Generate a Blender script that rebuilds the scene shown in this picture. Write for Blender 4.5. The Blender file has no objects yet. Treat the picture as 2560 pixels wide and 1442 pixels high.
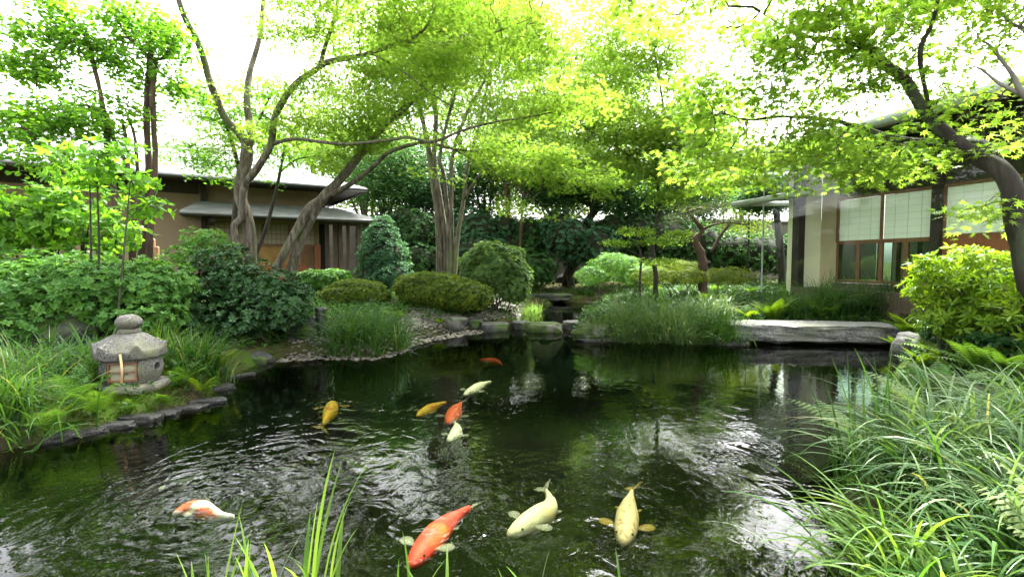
import bpy, bmesh, math, random
import numpy as np
from mathutils import Vector, Matrix, noise
R = math.radians
# ------------------------------------------------------------------ camera, sky, sun, exposure
SC = bpy.context.scene
COL = SC.collection
EYE = 1.3
FPX, CX, CY, HZ = 1250.0, 1280.0, 721.0, 656.0
PITCH = math.atan((CY - HZ) / FPX)
cam_d = bpy.data.cameras.new('camera')
cam = bpy.data.objects.new('camera', cam_d)
COL.objects.link(cam)
cam.location = (0, 0, EYE)
cam.rotation_euler = (math.pi / 2 - PITCH, 0, 0)
cam_d.sensor_width = 36.0
cam_d.lens = FPX / 2560 * 36
cam_d.clip_start = 0.05
cam_d.clip_end = 2000
SC.camera = cam
SUN_EL, SUN_AZ = 58.0, 28.0      # azimuth clockwise from the view direction
w = bpy.data.worlds.new('World'); SC.world = w; w.use_nodes = True
nt = w.node_tree; nt.nodes.clear()
sky = nt.nodes.new('ShaderNodeTexSky'); sky.sky_type = 'NISHITA'; sky.sun_disc = False
sky.sun_elevation = R(SUN_EL); sky.sun_rotation = R(SUN_AZ); sky.dust_density = 5.0; sky.air_density = 1.0
hs = nt.nodes.new('ShaderNodeHueSaturation'); hs.inputs['Saturation'].default_value = 0.12
bg = nt.nodes.new('ShaderNodeBackground'); bg.inputs['Strength'].default_value = 0.15
wo = nt.nodes.new('ShaderNodeOutputWorld')
nt.links.new(sky.outputs[0], hs.inputs['Color']); nt.links.new(hs.outputs[0], bg.inputs[0]); nt.links.new(bg.outputs[0], wo.inputs[0])
sl = bpy.data.lights.new('sun', 'SUN'); sl.energy = 3.0; sl.angle = R(12); sl.color = (1.0, 0.96, 0.88)
so = bpy.data.objects.new('sun', sl); COL.objects.link(so)
so.rotation_euler = (R(90 - SUN_EL), 0, R(180 - SUN_AZ))
_sd = Vector((math.sin(R(SUN_AZ)) * math.cos(R(SUN_EL)), math.cos(R(SUN_AZ)) * math.cos(R(SUN_EL)), math.sin(R(SUN_EL))))
so.rotation_euler = _sd.to_track_quat('Z', 'Y').to_euler()
SC.view_settings.view_transform = 'Standard'
SC.view_settings.look = 'None'
SC.view_settings.exposure = 3.3
SC.view_settings.gamma = 1.0
SC.cycles.max_bounces = 7; SC.cycles.diffuse_bounces = 4; SC.cycles.glossy_bounces = 3
SC.cycles.transmission_bounces = 5; SC.cycles.transparent_max_bounces = 8
SC.cycles.use_denoising = True
SC.cycles.caustics_reflective = False; SC.cycles.caustics_refractive = False

# ------------------------------------------------------------------ helpers
cp, sp = math.cos(PITCH), math.sin(PITCH)
def raydir(px, py):
    a = (px - CX) / FPX; b = (CY - py) / FPX
    return np.array((a, cp + b * sp, -sp + b * cp))
def at(px, py, Y):
    d = raydir(px, py); return np.array((0, 0, EYE)) + d * (Y / d[1])
def on(px, py, z=0.0):
    d = raydir(px, py); return np.array((0, 0, EYE)) + d * ((z - EYE) / d[2])

def tag(o, label=None, cat=None, group=None, kind=None):
    if label: o['label'] = label
    if cat: o['category'] = cat
    if group: o['group'] = group
    if kind: o['kind'] = kind
    return o
def thing(name, label, cat, loc=(0, 0, 0), rz=0, group=None):
    o = bpy.data.objects.new(name, None); COL.objects.link(o)
    o.location = tuple(float(v) for v in loc); o.rotation_euler = (0, 0, rz); o.empty_display_size = 0.1
    return tag(o, label, cat, group)

def mesh_np(name, V, loops, sizes, mats, parent=None, tint=None, smooth=False, midx=None, local=None):
    V = np.asarray(V, dtype=np.float64)
    if local is not None: V = V - np.asarray(local)
    me = bpy.data.meshes.new(name)
    sizes = np.asarray(sizes, dtype=np.int32); loops = np.asarray(loops, dtype=np.int32)
    me.vertices.add(len(V)); me.vertices.foreach_set('co', V.astype(np.float32).ravel())
    me.loops.add(len(loops)); me.loops.foreach_set('vertex_index', loops)
    me.polygons.add(len(sizes))
    st = np.concatenate(([0], np.cumsum(sizes)[:-1])).astype(np.int32)
    me.polygons.foreach_set('loop_start', st); me.polygons.foreach_set('loop_total', sizes)
    if smooth: me.polygons.foreach_set('use_smooth', np.ones(len(sizes), dtype=bool))
    if midx is not None: me.polygons.foreach_set('material_index', np.asarray(midx, dtype=np.int32))
    for m in (mats if isinstance(mats, (list, tuple)) else [mats]): me.materials.append(m)
    if tint is not None:
        a = me.attributes.new('tint', 'FLOAT', 'FACE'); a.data.foreach_set('value', np.asarray(tint, dtype=np.float32))
    me.update(calc_edges=True)
    o = bpy.data.objects.new(name, me); COL.objects.link(o)
    if parent is not None: o.parent = parent
    return o

class MB:
    """collects faces of one part"""
    def __init__(s): s.v = []; s.f = []; s.m = []
    def add(s, V, F, m=0):
        b = len(s.v); s.v += [tuple(float(c) for c in p) for p in V]; s.f += [tuple(b + i for i in f) for f in F]; s.m += [m] * len(F); return s
    def box(s, x0, x1, y0, y1, z0, z1, m=0, bev=0.0):
        x0, x1 = min(x0, x1), max(x0, x1); y0, y1 = min(y0, y1), max(y0, y1); z0, z1 = min(z0, z1), max(z0, z1)
        if bev > 0:
            bm = bmesh.new(); bmesh.ops.create_cube(bm, size=1)
            for v in bm.verts: v.co = Vector((x0 + (v.co.x + .5) * (x1 - x0), y0 + (v.co.y + .5) * (y1 - y0), z0 + (v.co.z + .5) * (z1 - z0)))
            bmesh.ops.bevel(bm, geom=bm.edges[:], offset=bev, segments=2, affect='EDGES')
            bm.verts.index_update()
            s.add([v.co for v in bm.verts], [[v.index for v in f.verts] for f in bm.faces], m); bm.free(); return s
        V = [(x, y, z) for z in (z0, z1) for y in (y0, y1) for x in (x0, x1)]
        return s.add(V, [(0, 2, 3, 1), (4, 5, 7, 6), (0, 1, 5, 4), (2, 6, 7, 3), (0, 4, 6, 2), (1, 3, 7, 5)], m)
    def slab(s, a, b, c, d, t, m=0):
        """quad a b c d (counter clockwise from above) with thickness t downwards"""
        V = [a, b, c, d] + [(p[0], p[1], p[2] - t) for p in (a, b, c, d)]
        return s.add(V, [(0, 1, 2, 3), (7, 6, 5, 4), (0, 4, 5, 1), (1, 5, 6, 2), (2, 6, 7, 3), (3, 7, 4, 0)], m)
    def courses(s, e0, e1, r0, r1, n, lift=0.02, t=0.02, m=0):
        """stepped shingle courses from the eave e0-e1 to the ridge r0-r1"""
        e0, e1, r0, r1 = map(np.array, (e0, e1, r0, r1))
        for k in range(n):
            a0 = e0 + (r0 - e0) * k / n; a1 = e1 + (r1 - e1) * k / n
            b0 = e0 + (r0 - e0) * (k + 1.15) / n; b1 = e1 + (r1 - e1) * (k + 1.15) / n
            up = np.array((0, 0, lift))
            s.slab(a0 + up, a1 + up, b1, b0, t, m)
        return s
    def tube(s, pts, rad, n=10, m=0, cap=True):
        V, F = tube_arrays(pts, rad, n, cap); return s.add(V, F, m)
    def build(s, name, mats, parent=None, smooth=False, local=None):
        me = bpy.data.meshes.new(name)
        V = s.v if local is None else [(p[0] - local[0], p[1] - local[1], p[2] - local[2]) for p in s.v]
        me.from_pydata(V, [], s.f)
        for mt in (mats if isinstance(mats, (list, tuple)) else [mats]): me.materials.append(mt)
        me.polygons.foreach_set('material_index', s.m)
        if smooth: me.polygons.foreach_set('use_smooth', [True] * len(s.f))
        me.update()
        o = bpy.data.objects.new(name, me); COL.objects.link(o)
        if parent is not None: o.parent = parent
        return o

def smooth_path(pts, k=5):
    """Catmull-Rom through rows of any width"""
    P = np.array(pts, dtype=float)
    if len(P) < 3: k = max(k, 2)
    Q = np.vstack([2 * P[0] - P[1], P, 2 * P[-1] - P[-2]]); out = []
    for i in range(1, len(Q) - 2):
        for t in np.linspace(0, 1, k, endpoint=False):
            a, b, c, d = Q[i - 1], Q[i], Q[i + 1], Q[i + 2]
            out.append(0.5 * ((2 * b) + (-a + c) * t + (2 * a - 5 * b + 4 * c - d) * t * t + (-a + 3 * b - 3 * c + d) * t ** 3))
    out.append(P[-1]); return np.array(out)
def tube_arrays(pts, rad, n=10, cap=True, rough=0.0, seed=0):
    P = np.array(pts, dtype=float); K = len(P)
    rad = np.full(K, rad) if np.isscalar(rad) else np.array(rad, dtype=float)
    T = np.gradient(P, axis=0); T /= np.linalg.norm(T, axis=1)[:, None] + 1e-9
    ref = np.array((0.31, 0.95, 0.05)) if abs(T[0][1]) < .8 else np.array((1., .1, 0))
    V = []; u = np.cross(T[0], ref); u /= np.linalg.norm(u)
    for i in range(K):
        u = u - T[i] * np.dot(u, T[i]); u /= np.linalg.norm(u) + 1e-9
        v = np.cross(T[i], u)
        for j in range(n):
            a = 2 * math.pi * j / n; r = rad[i]
            if rough:
                q = P[i] * 6
                r *= 1 + rough * noise.noise(Vector((q[0] + math.cos(a) * 1.1 + seed, q[1] + math.sin(a) * 1.1, q[2] * .45))) + rough * .45 * noise.noise(Vector((math.cos(a) * 2.2 + seed, math.sin(a) * 2.2, q[2] * 1.6)))
            V.append(P[i] + r * (math.cos(a) * u + math.sin(a) * v))
    F = [(i * n + j, i * n + (j + 1) % n, (i + 1) * n + (j + 1) % n, (i + 1) * n + j) for i in range(K - 1) for j in range(n)]
    if cap:
        F.append(tuple(range(n - 1, -1, -1))); F.append(tuple((K - 1) * n + j for j in range(n)))
    return V, F

# ------------------------------------------------------------------ materials
def new_mat(name):
    m = bpy.data.materials.new(name); m.use_nodes = True; t = m.node_tree; t.nodes.clear()
    o = t.nodes.new('ShaderNodeOutputMaterial'); return m, t, o
def ramp(t, fac, stops):
    r = t.nodes.new('ShaderNodeValToRGB'); e = r.color_ramp.elements
    e[0].position, e[0].color = stops[0][0], (*stops[0][1], 1)
    e[1].position, e[1].color = stops[-1][0], (*stops[-1][1], 1)
    for p, c in stops[1:-1]:
        x = e.new(p); x.color = (*c, 1)
    t.links.new(fac, r.inputs[0]); return r.outputs[0]
def tnoise(t, scale, detail=4, rough=.55, vec=None, dist=0.0):
    n = t.nodes.new('ShaderNodeTexNoise'); n.inputs['Scale'].default_value = scale; n.inputs['Detail'].default_value = detail
    n.inputs['Roughness'].default_value = rough; n.inputs['Distortion'].default_value = dist
    if vec is not None: t.links.new(vec, n.inputs['Vector'])
    return n.outputs[0]
def coords(t, scale=(1, 1, 1), kind='Object'):
    c = t.nodes.new('ShaderNodeTexCoord'); m = t.nodes.new('ShaderNodeMapping'); m.inputs['Scale'].default_value = scale
    t.links.new(c.outputs[kind], m.inputs[0]); return m.outputs[0]
def surf(name, stops, scale=3, rough=.8, bump=.3, bscale=20, stretch=(1, 1, 1), detail=6, spec=.3, bdist=.02, metallic=0, extra=None, k_=.62):
    m, t, o = new_mat(name); b = t.nodes.new('ShaderNodeBsdfPrincipled')
    stops = [(p_, tuple(x * k_ for x in c_)) for p_, c_ in stops]
    v = coords(t, stretch); n = tnoise(t, scale, detail, .6, v, .4)
    col = ramp(t, n, stops)
    if extra:   # (scale, colour, lo, hi) patches
        e = tnoise(t, extra[0], 5, .6, v)
        k = t.nodes.new('ShaderNodeMapRange'); k.inputs['From Min'].default_value = extra[2]; k.inputs['From Max'].default_value = extra[3]
        t.links.new(e, k.inputs[0])
        mx = t.nodes.new('ShaderNodeMix'); mx.data_type = 'RGBA'
        t.links.new(k.outputs[0], mx.inputs[0]); t.links.new(col, mx.inputs[6]); mx.inputs[7].default_value = (*extra[1], 1); col = mx.outputs[2]
    t.links.new(col, b.inputs['Base Color'])
    b.inputs['Roughness'].default_value = rough; b.inputs['Metallic'].default_value = metallic
    b.inputs['Specular IOR Level'].default_value = spec
    if bump:
        bn = tnoise(t, bscale, 6, .65, v); bp = t.nodes.new('ShaderNodeBump'); bp.inputs['Strength'].default_value = bump; bp.inputs['Distance'].default_value = bdist
        t.links.new(bn, bp.inputs['Height']); t.links.new(bp.outputs[0], b.inputs['Normal'])
    t.links.new(b.outputs[0], o.inputs[0]); return m
def two_sided_ior(t, ior):
    """the same reflectance on both faces of a thin sheet"""
    ge = t.nodes.new('ShaderNodeNewGeometry'); k = t.nodes.new('ShaderNodeMapRange')
    k.inputs['To Min'].default_value = ior; k.inputs['To Max'].default_value = 1 / ior
    t.links.new(ge.outputs['Backfacing'], k.inputs[0]); return k.outputs[0]
LEAF_K = .40
def leafmat(name, c0, c1, trans=.45, tcol=None, gloss=.08, rough=.4, c2=None, patch=None, k=1.0):
    """leaf: diffuse + translucent + a waxy gloss; the hue varies leaf by leaf"""
    m, t, o = new_mat(name)
    a = t.nodes.new('ShaderNodeAttribute'); a.attribute_name = 'tint'
    c0 = tuple(x * LEAF_K * k for x in c0); c1 = tuple(x * LEAF_K * k for x in c1); c2 = tuple(x * LEAF_K * k for x in c2) if c2 else None
    st = [(0, c0), (.9, c1)]
    st.append((1.0, c2 or c1))
    fac = a.outputs['Fac']
    col = ramp(t, fac, st)
    if patch:
        e = tnoise(t, patch[0], 3, .5, coords(t)); k = t.nodes.new('ShaderNodeMapRange'); k.inputs['From Min'].default_value = .42; k.inputs['From Max'].default_value = .6
        t.links.new(e, k.inputs[0]); mx = t.nodes.new('ShaderNodeMix'); mx.data_type = 'RGBA'; mx.blend_type = 'MULTIPLY'
        t.links.new(k.outputs[0], mx.inputs[0]); t.links.new(col, mx.inputs[6]); mx.inputs[7].default_value = (*patch[1], 1); col = mx.outputs[2]
    d = t.nodes.new('ShaderNodeBsdfDiffuse'); t.links.new(col, d.inputs[0])
    tr = t.nodes.new('ShaderNodeBsdfTranslucent')
    mc = t.nodes.new('ShaderNodeMix'); mc.data_type = 'RGBA'; mc.blend_type = 'MULTIPLY'; mc.inputs[0].default_value = 1
    t.links.new(col, mc.inputs[6]); mc.inputs[7].default_value = (*[1.5 * x for x in (tcol or (1.5, 1.4, .6))], 1); t.links.new(mc.outputs[2], tr.inputs[0])
    mx = t.nodes.new('ShaderNodeMixShader'); mx.inputs[0].default_value = trans
    t.links.new(d.outputs[0], mx.inputs[1]); t.links.new(tr.outputs[0], mx.inputs[2])
    g = t.nodes.new('ShaderNodeBsdfGlossy'); g.inputs['Roughness'].default_value = rough; g.inputs[0].default_value = (.6, .7, .62, 1)
    fr = t.nodes.new('ShaderNodeFresnel'); t.links.new(two_sided_ior(t, 1.4), fr.inputs[0])
    mm = t.nodes.new('ShaderNodeMath'); mm.operation = 'MULTIPLY'; mm.inputs[1].default_value = gloss * 6; mm.use_clamp = True
    t.links.new(fr.outputs[0], mm.inputs[0])
    m2 = t.nodes.new('ShaderNodeMixShader'); t.links.new(mm.outputs[0], m2.inputs[0]); t.links.new(mx.outputs[0], m2.inputs[1]); t.links.new(g.outputs[0], m2.inputs[2])
    t.links.new(m2.outputs[0], o.inputs[0]); return m
def glassmat(name, tint=(.85, .93, .88), rough=0.0, ior=1.5, refl=1.0):
    m, t, o = new_mat(name); f = t.nodes.new('ShaderNodeFresnel'); t.links.new(two_sided_ior(t, ior), f.inputs[0])
    tr = t.nodes.new('ShaderNodeBsdfTransparent'); tr.inputs[0].default_value = (*tint, 1)
    g = t.nodes.new('ShaderNodeBsdfGlossy'); g.inputs['Roughness'].default_value = rough
    k = t.nodes.new('ShaderNodeMath'); k.operation = 'MULTIPLY'; k.inputs[1].default_value = refl; k.use_clamp = True; t.links.new(f.outputs[0], k.inputs[0])
    mx = t.nodes.new('ShaderNodeMixShader'); t.links.new(k.outputs[0], mx.inputs[0]); t.links.new(tr.outputs[0], mx.inputs[1]); t.links.new(g.outputs[0], mx.inputs[2])
    t.links.new(mx.outputs[0], o.inputs[0]); return m

M = {}
M['bark'] = surf('bark_grey', [(.32, (.04, .032, .024)), (.5, (.14, .115, .085)), (.68, (.3, .265, .21))], scale=16, stretch=(1, 1, .2), bump=1.0, bscale=34, rough=.9, bdist=.035, extra=(3.0, (.10, .12, .05), .5, .66))
M['bark_dark'] = surf('bark_dark', [(.3, (.022, .018, .015)), (.6, (.06, .05, .04)), (.8, (.12, .105, .085))], scale=9, stretch=(1, 1, .3), bump=.8, bscale=26, rough=.85, extra=(4.0, (.05, .065, .03), .52, .66))
M['bark_brown'] = surf('bark_brown', [(.3, (.05, .03, .02)), (.6, (.12, .075, .05)), (.8, (.19, .13, .09))], scale=9, stretch=(1, 1, .25), bump=.7, bscale=26, rough=.85)
M['bark_pale'] = surf('bark_pale', [(.3, (.13, .11, .09)), (.6, (.25, .23, .2)), (.8, (.4, .38, .34))], scale=6, stretch=(1, 1, .4), bump=.6, bscale=22, rough=.85)
M['twig'] = surf('twig', [(.3, (.05, .04, .03)), (.7, (.12, .1, .07))], scale=9, bump=0)
M['stone'] = surf('stone_grey', [(.28, (.06, .06, .052)), (.5, (.15, .145, .13)), (.75, (.27, .26, .24))], scale=9, bump=.9, bscale=30, rough=.9, extra=(3.5, (.06, .085, .025), .55, .68), bdist=.03)
M['stone_dark'] = surf('stone_dark', [(.3, (.025, .026, .024)), (.55, (.07, .07, .065)), (.8, (.15, .145, .135))], scale=7, bump=.9, bscale=24, rough=.8, extra=(3.0, (.04, .07, .012), .5, .62), bdist=.03)
M['stone_wet'] = surf('wet_black_stone', [(.3, (.012, .012, .011)), (.55, (.03, .03, .028)), (.8, (.08, .08, .075))], scale=12, bump=1.0, bscale=40, rough=.5, bdist=.03)
M['mossy'] = surf('mossy_stone', [(.35, (.03, .05, .01)), (.55, (.06, .1, .015)), (.75, (.1, .1, .06))], scale=6, bump=.9, bscale=40, rough=.95, extra=(2.2, (.12, .115, .1), .56, .66), bdist=.03)
M['granite'] = surf('granite', [(.35, (.03, .029, .026)), (.46, (.09, .087, .078)), (.6, (.2, .193, .18))], scale=85, bump=.7, bscale=110, rough=.9, extra=(5.0, (.1, .105, .06), .48, .7), detail=3, bdist=.008)
M['slab'] = surf('slab_granite', [(.3, (.1, .1, .093)), (.5, (.2, .2, .19)), (.7, (.36, .355, .34))], scale=16, bump=1.0, bscale=28, rough=.9, extra=(1.6, (.13, .14, .1), .5, .68), bdist=.05)
M['pebble'] = surf('pebble', [(.3, (.07, .065, .055)), (.5, (.15, .135, .11)), (.7, (.28, .25, .2))], scale=4.5, bump=.3, bscale=50, rough=.8, detail=2)
M['plaster'] = surf('earthen_plaster', [(.3, (.31, .23, .145)), (.7, (.38, .285, .185))], scale=1.2, bump=.25, bscale=140, rough=.95, bdist=.004)
M['plaster_lit'] = surf('lit_plaster', [(.3, (.62, .6, .42)), (.7, (.7, .67, .48))], k_=1, scale=1.5, bump=.2, bscale=140, rough=.95, bdist=.004)  # lit face of the beige corner, its light put into the colour
M['plaster_shaded'] = surf('shaded_plaster', [(.3, (.4, .33, .22)), (.7, (.46, .38, .26))], k_=1, scale=1.5, bump=.2, bscale=140, rough=.95, bdist=.004)  # same beige plaster on the side face, its shade put into the colour
M['wood_dark'] = surf('dark_timber', [(.3, (.022, .016, .012)), (.7, (.06, .045, .033))], scale=4, stretch=(12, 12, .8), bump=.3, bscale=12, rough=.6)
M['wood_brown'] = surf('brown_timber', [(.3, (.2, .09, .045)), (.7, (.34, .16, .08))], scale=4, stretch=(12, 12, .8), bump=.25, bscale=12, rough=.5)
M['wood_red'] = surf('red_cedar', [(.3, (.3, .095, .035)), (.7, (.42, .15, .06))], scale=3, stretch=(12, 12, .8), bump=.15, bscale=12, rough=.5)
M['wood_gold'] = surf('gold_screen', [(.3, (.3, .15, .035)), (.5, (.42, .24, .06)), (.7, (.5, .3, .09))], scale=3, bump=.15, bscale=12, rough=.5)
M['wood_post'] = surf('weathered_post', [(.3, (.1, .065, .045)), (.7, (.2, .14, .1))], scale=4, stretch=(12, 12, .6), bump=.4, bscale=14, rough=.7)
M['bamboo_post'] = surf('orange_log', [(.3, (.33, .17, .08)), (.7, (.46, .27, .14))], scale=5, stretch=(4, 4, 1), bump=.2, rough=.6)
M['roof_metal'] = surf('grey_shingle', [(.3, (.3, .31, .3)), (.5, (.42, .435, .42)), (.75, (.55, .57, .56))], scale=2.2, stretch=(1, 1, 1), bump=.3, bscale=14, rough=.38, spec=.6, bdist=.01, k_=.95)
M['canopy'] = surf('dark_shingle', [(.3, (.13, .14, .135)), (.5, (.2, .21, .2)), (.75, (.3, .315, .3))], scale=2.2, bump=.3, bscale=14, rough=.45, spec=.5, bdist=.01)
M['roof_copper'] = surf('pale_green_copper', [(.3, (.3, .36, .28)), (.5, (.42, .48, .4)), (.75, (.55, .6, .52))], scale=2.5, bump=.1, bscale=14, rough=.4, spec=.6)
M['soffit'] = surf('soffit_board', [(.3, (.14, .12, .09)), (.7, (.24, .21, .16))], scale=3, stretch=(1, 9, 1), bump=.2, bscale=10, rough=.7)
M['gutter'] = surf('dark_gutter', [(.3, (.03, .033, .033)), (.7, (.06, .065, .065))], scale=4, bump=.05, rough=.35, spec=.6)
M['paper'] = surf('shoji_paper', [(.3, (.74, .77, .68)), (.7, (.8, .83, .74))], scale=1.3, bump=0, rough=.9, k_=1)
M['paper_warm'] = surf('shoji_paper_warm', [(.3, (.4, .36, .25)), (.7, (.5, .45, .33))], scale=1.3, bump=0, rough=.9)
M['lattice'] = surf('shoji_lattice', [(.3, (.54, .57, .49)), (.7, (.6, .63, .55))], scale=4, bump=0, rough=.7, k_=1)
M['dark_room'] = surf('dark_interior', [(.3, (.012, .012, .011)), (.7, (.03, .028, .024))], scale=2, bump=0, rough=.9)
M['garden_wall'] = surf('garden_wall_plaster', [(.3, (.13, .115, .09)), (.55, (.19, .17, .135)), (.75, (.26, .235, .19))], scale=1.4, bump=.3, bscale=60, rough=.95)
M['coping'] = surf('wall_coping', [(.3, (.07, .07, .065)), (.7, (.14, .14, .13))], scale=3, bump=.3, bscale=30, rough=.8)
M['black_metal'] = surf('black_metal', [(.3, (.012, .013, .014)), (.7, (.028, .03, .032))], scale=6, bump=.08, rough=.35, spec=.5)
M['rope'] = surf('palm_rope', [(.3, (.1, .045, .02)), (.7, (.18, .09, .04))], scale=30, bump=.6, bscale=60)
M['glass'] = glassmat('window_glass', (.95, .975, .96), refl=.5)
M['glass_dark'] = glassmat('dark_window_glass', (.45, .55, .48), refl=1.4)
M['sash'] = surf('glass_edge', [(.3, (.35, .42, .38)), (.7, (.5, .56, .52))], scale=4, bump=0, rough=.3)
# leaves
M['maple_near'] = leafmat('maple_leaf_lit', (.17, .33, .03), (.31, .44, .06), .55, (1.2, 1.25, .85), .03, .45, k=1.45)
M['maple_mid'] = leafmat('maple_leaf', (.16, .31, .03), (.30, .43, .06), .55, (1.2, 1.25, .85), .02, .5, k=1.45)
M['maple_far'] = leafmat('maple_leaf_far', (.14, .28, .05), (.28, .42, .075), .5, (1.2, 1.25, .85), .02, .5, k=1.3)
M['round_leaf'] = leafmat('broad_leaf', (.05, .15, .02), (.16, .33, .03), .58, (1.4, 1.35, .65), .05, .4, k=2.0)
M['evergreen'] = leafmat('evergreen_leaf', (.022, .07, .022), (.06, .14, .035), .3, (1.4, 1.4, .7), .035, .4, k=1.8)
M['evergreen_blue'] = leafmat('blue_green_leaf', (.028, .085, .04), (.065, .15, .07), .3, (1.4, 1.4, .8), .035, .4, k=1.8)
M['whorl'] = leafmat('whorled_leaf', (.05, .16, .03), (.13, .30, .05), .35, (1.4, 1.3, .6), .07, .35, k=1.5)
M['camellia'] = leafmat('camellia_leaf', (.02, .075, .022), (.06, .16, .04), .25, (1.4, 1.3, .6), .1, .28)
M['azalea'] = leafmat('azalea_leaf', (.07, .15, .018), (.24, .34, .03), .35, (1.3, 1.2, .5), .04, .5)
M['tobira'] = leafmat('dome_shrub_leaf', (.08, .19, .04), (.2, .34, .09), .35, (1.3, 1.2, .6), .06, .4, k=1.2)
M['lit_shrub'] = leafmat('lit_shrub_leaf', (.12, .27, .02), (.26, .42, .03), .5, (1.4, 1.3, .5), .05, .4, k=1.2)
M['grass'] = leafmat('sedge_blade', (.03, .11, .02), (.1, .23, .045), .4, (1.4, 1.3, .6), .07, .35, c2=(.34, .36, .14))
M['grass_pale'] = leafmat('pale_sedge_blade', (.05, .15, .035), (.22, .36, .12), .4, (1.3, 1.2, .7), .09, .33, c2=(.4, .4, .2))
M['iris'] = leafmat('iris_blade', (.08, .22, .03), (.22, .38, .07), .5, (1.4, 1.3, .6), .06, .35)
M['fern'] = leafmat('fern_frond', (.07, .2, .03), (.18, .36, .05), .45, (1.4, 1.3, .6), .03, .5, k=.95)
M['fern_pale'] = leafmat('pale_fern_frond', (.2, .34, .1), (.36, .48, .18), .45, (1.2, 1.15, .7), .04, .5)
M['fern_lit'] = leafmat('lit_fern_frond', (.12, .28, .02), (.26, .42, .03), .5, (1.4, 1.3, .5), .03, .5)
M['pine'] = leafmat('pine_needle', (.07, .12, .05), (.16, .22, .1), .2, (1.2, 1.2, .8), .05, .4)
M['bamboo'] = leafmat('bamboo_leaf', (.14, .26, .03), (.26, .4, .06), .5, (1.4, 1.3, .6), .04, .45, k=1.3)
M['cane'] = surf('bamboo_cane', [(.3, (.16, .22, .06)), (.7, (.3, .35, .13))], scale=3, bump=.1, rough=.5)
M['cover'] = leafmat('ground_cover_leaf', (.02, .065, .012), (.07, .17, .025), .3, (1.4, 1.3, .6), .05, .4)
M['moss'] = leafmat('moss_tuft', (.035, .085, .008), (.09, .17, .015), .3, (1.3, 1.2, .5), .0, .8)

# ------------------------------------------------------------------ pond outline and ground
def poly(pts): return np.array([on(x, y, 0)[:2] for x, y in pts])
mainp = [(-90, 1180), (0, 1128), (90, 1112), (180, 1090), (270, 1068), (360, 1040), (440, 1022), (520, 1003), (556, 965), (600, 930), (655, 905), (720, 890), (790, 884), (860, 893), (930, 893), (990, 880), (1035, 852), (1110, 836), (1190, 822), (1290, 815), (1430, 818), (1432, 838), (1470, 852), (1560, 856), (1700, 860), (1850, 860), (1872, 850), (1890, 843), (2200, 845), (2240, 852), (2238, 880), (2236, 930), (2215, 1000), (2150, 1090), (2110, 1180), (2060, 1270)]
MAIN = np.vstack([poly(mainp), [(1.62, 1.95), (1.2, 1.75), (0.3, 1.72), (-.6, 1.78), (-1.6, 1.6), (-3.0, .5), (-7, .3), (-9, 3.0)]])
BACK = poly([(1285, 830), (1296, 790), (1325, 765), (1400, 756), (1495, 757), (1500, 775), (1450, 798), (1436, 830)])
def sdf(P, A):
    d2 = np.full(len(P), 1e9); ins = np.zeros(len(P), bool); n = len(A)
    for i in range(n):
        a, b = A[i], A[(i + 1) % n]; e = b - a
        t = np.clip(((P - a) @ e) / (e @ e), 0, 1); q = P - (a + t[:, None] * e)
        d2 = np.minimum(d2, (q * q).sum(1))
        c = (a[1] > P[:, 1]) != (b[1] > P[:, 1])
        with np.errstate(divide='ignore', invalid='ignore'):
            xi = (b[0] - a[0]) * (P[:, 1] - a[1]) / (b[1] - a[1]) + a[0]
        ins ^= c & (P[:, 0] < xi)
    d = np.sqrt(d2); return np.where(ins, -d, d)
def height(P):
    P = np.asarray(P, dtype=float).reshape(-1, 2)
    s = np.minimum(sdf(P, MAIN), sdf(P, BACK))
    so = np.maximum(s, 0); si = np.maximum(-s, 0)
    wob = .05 * np.sin(P[:, 0] * 1.9 + .7) * np.cos(P[:, 1] * 1.6) + .02 * np.sin(P[:, 0] * 5.1) * np.sin(P[:, 1] * 4.3 + 1)
    out = -.03 + .15 * np.clip(so / .12, 0, 1) + (.46 + wob) * (1 - np.exp(-so / 2.2))
    # keep the little spit under the lantern and the pebble beach low
    return np.where(s > 0, out, -.03 - .62 * np.clip(si / .45, 0, 1))
def gz(x, y): return float(height([(x, y)])[0])
def on_ground(px, py):
    d = raydir(px, py); k = np.linspace(1.0, 24, 1600)[:, None]; P = np.array((0, 0, EYE)) + d * k
    h = np.maximum(height(P[:, :2]), -.03); i = int(np.argmax(P[:, 2] <= h))
    return np.array((P[i, 0], P[i, 1], h[i]))

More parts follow.
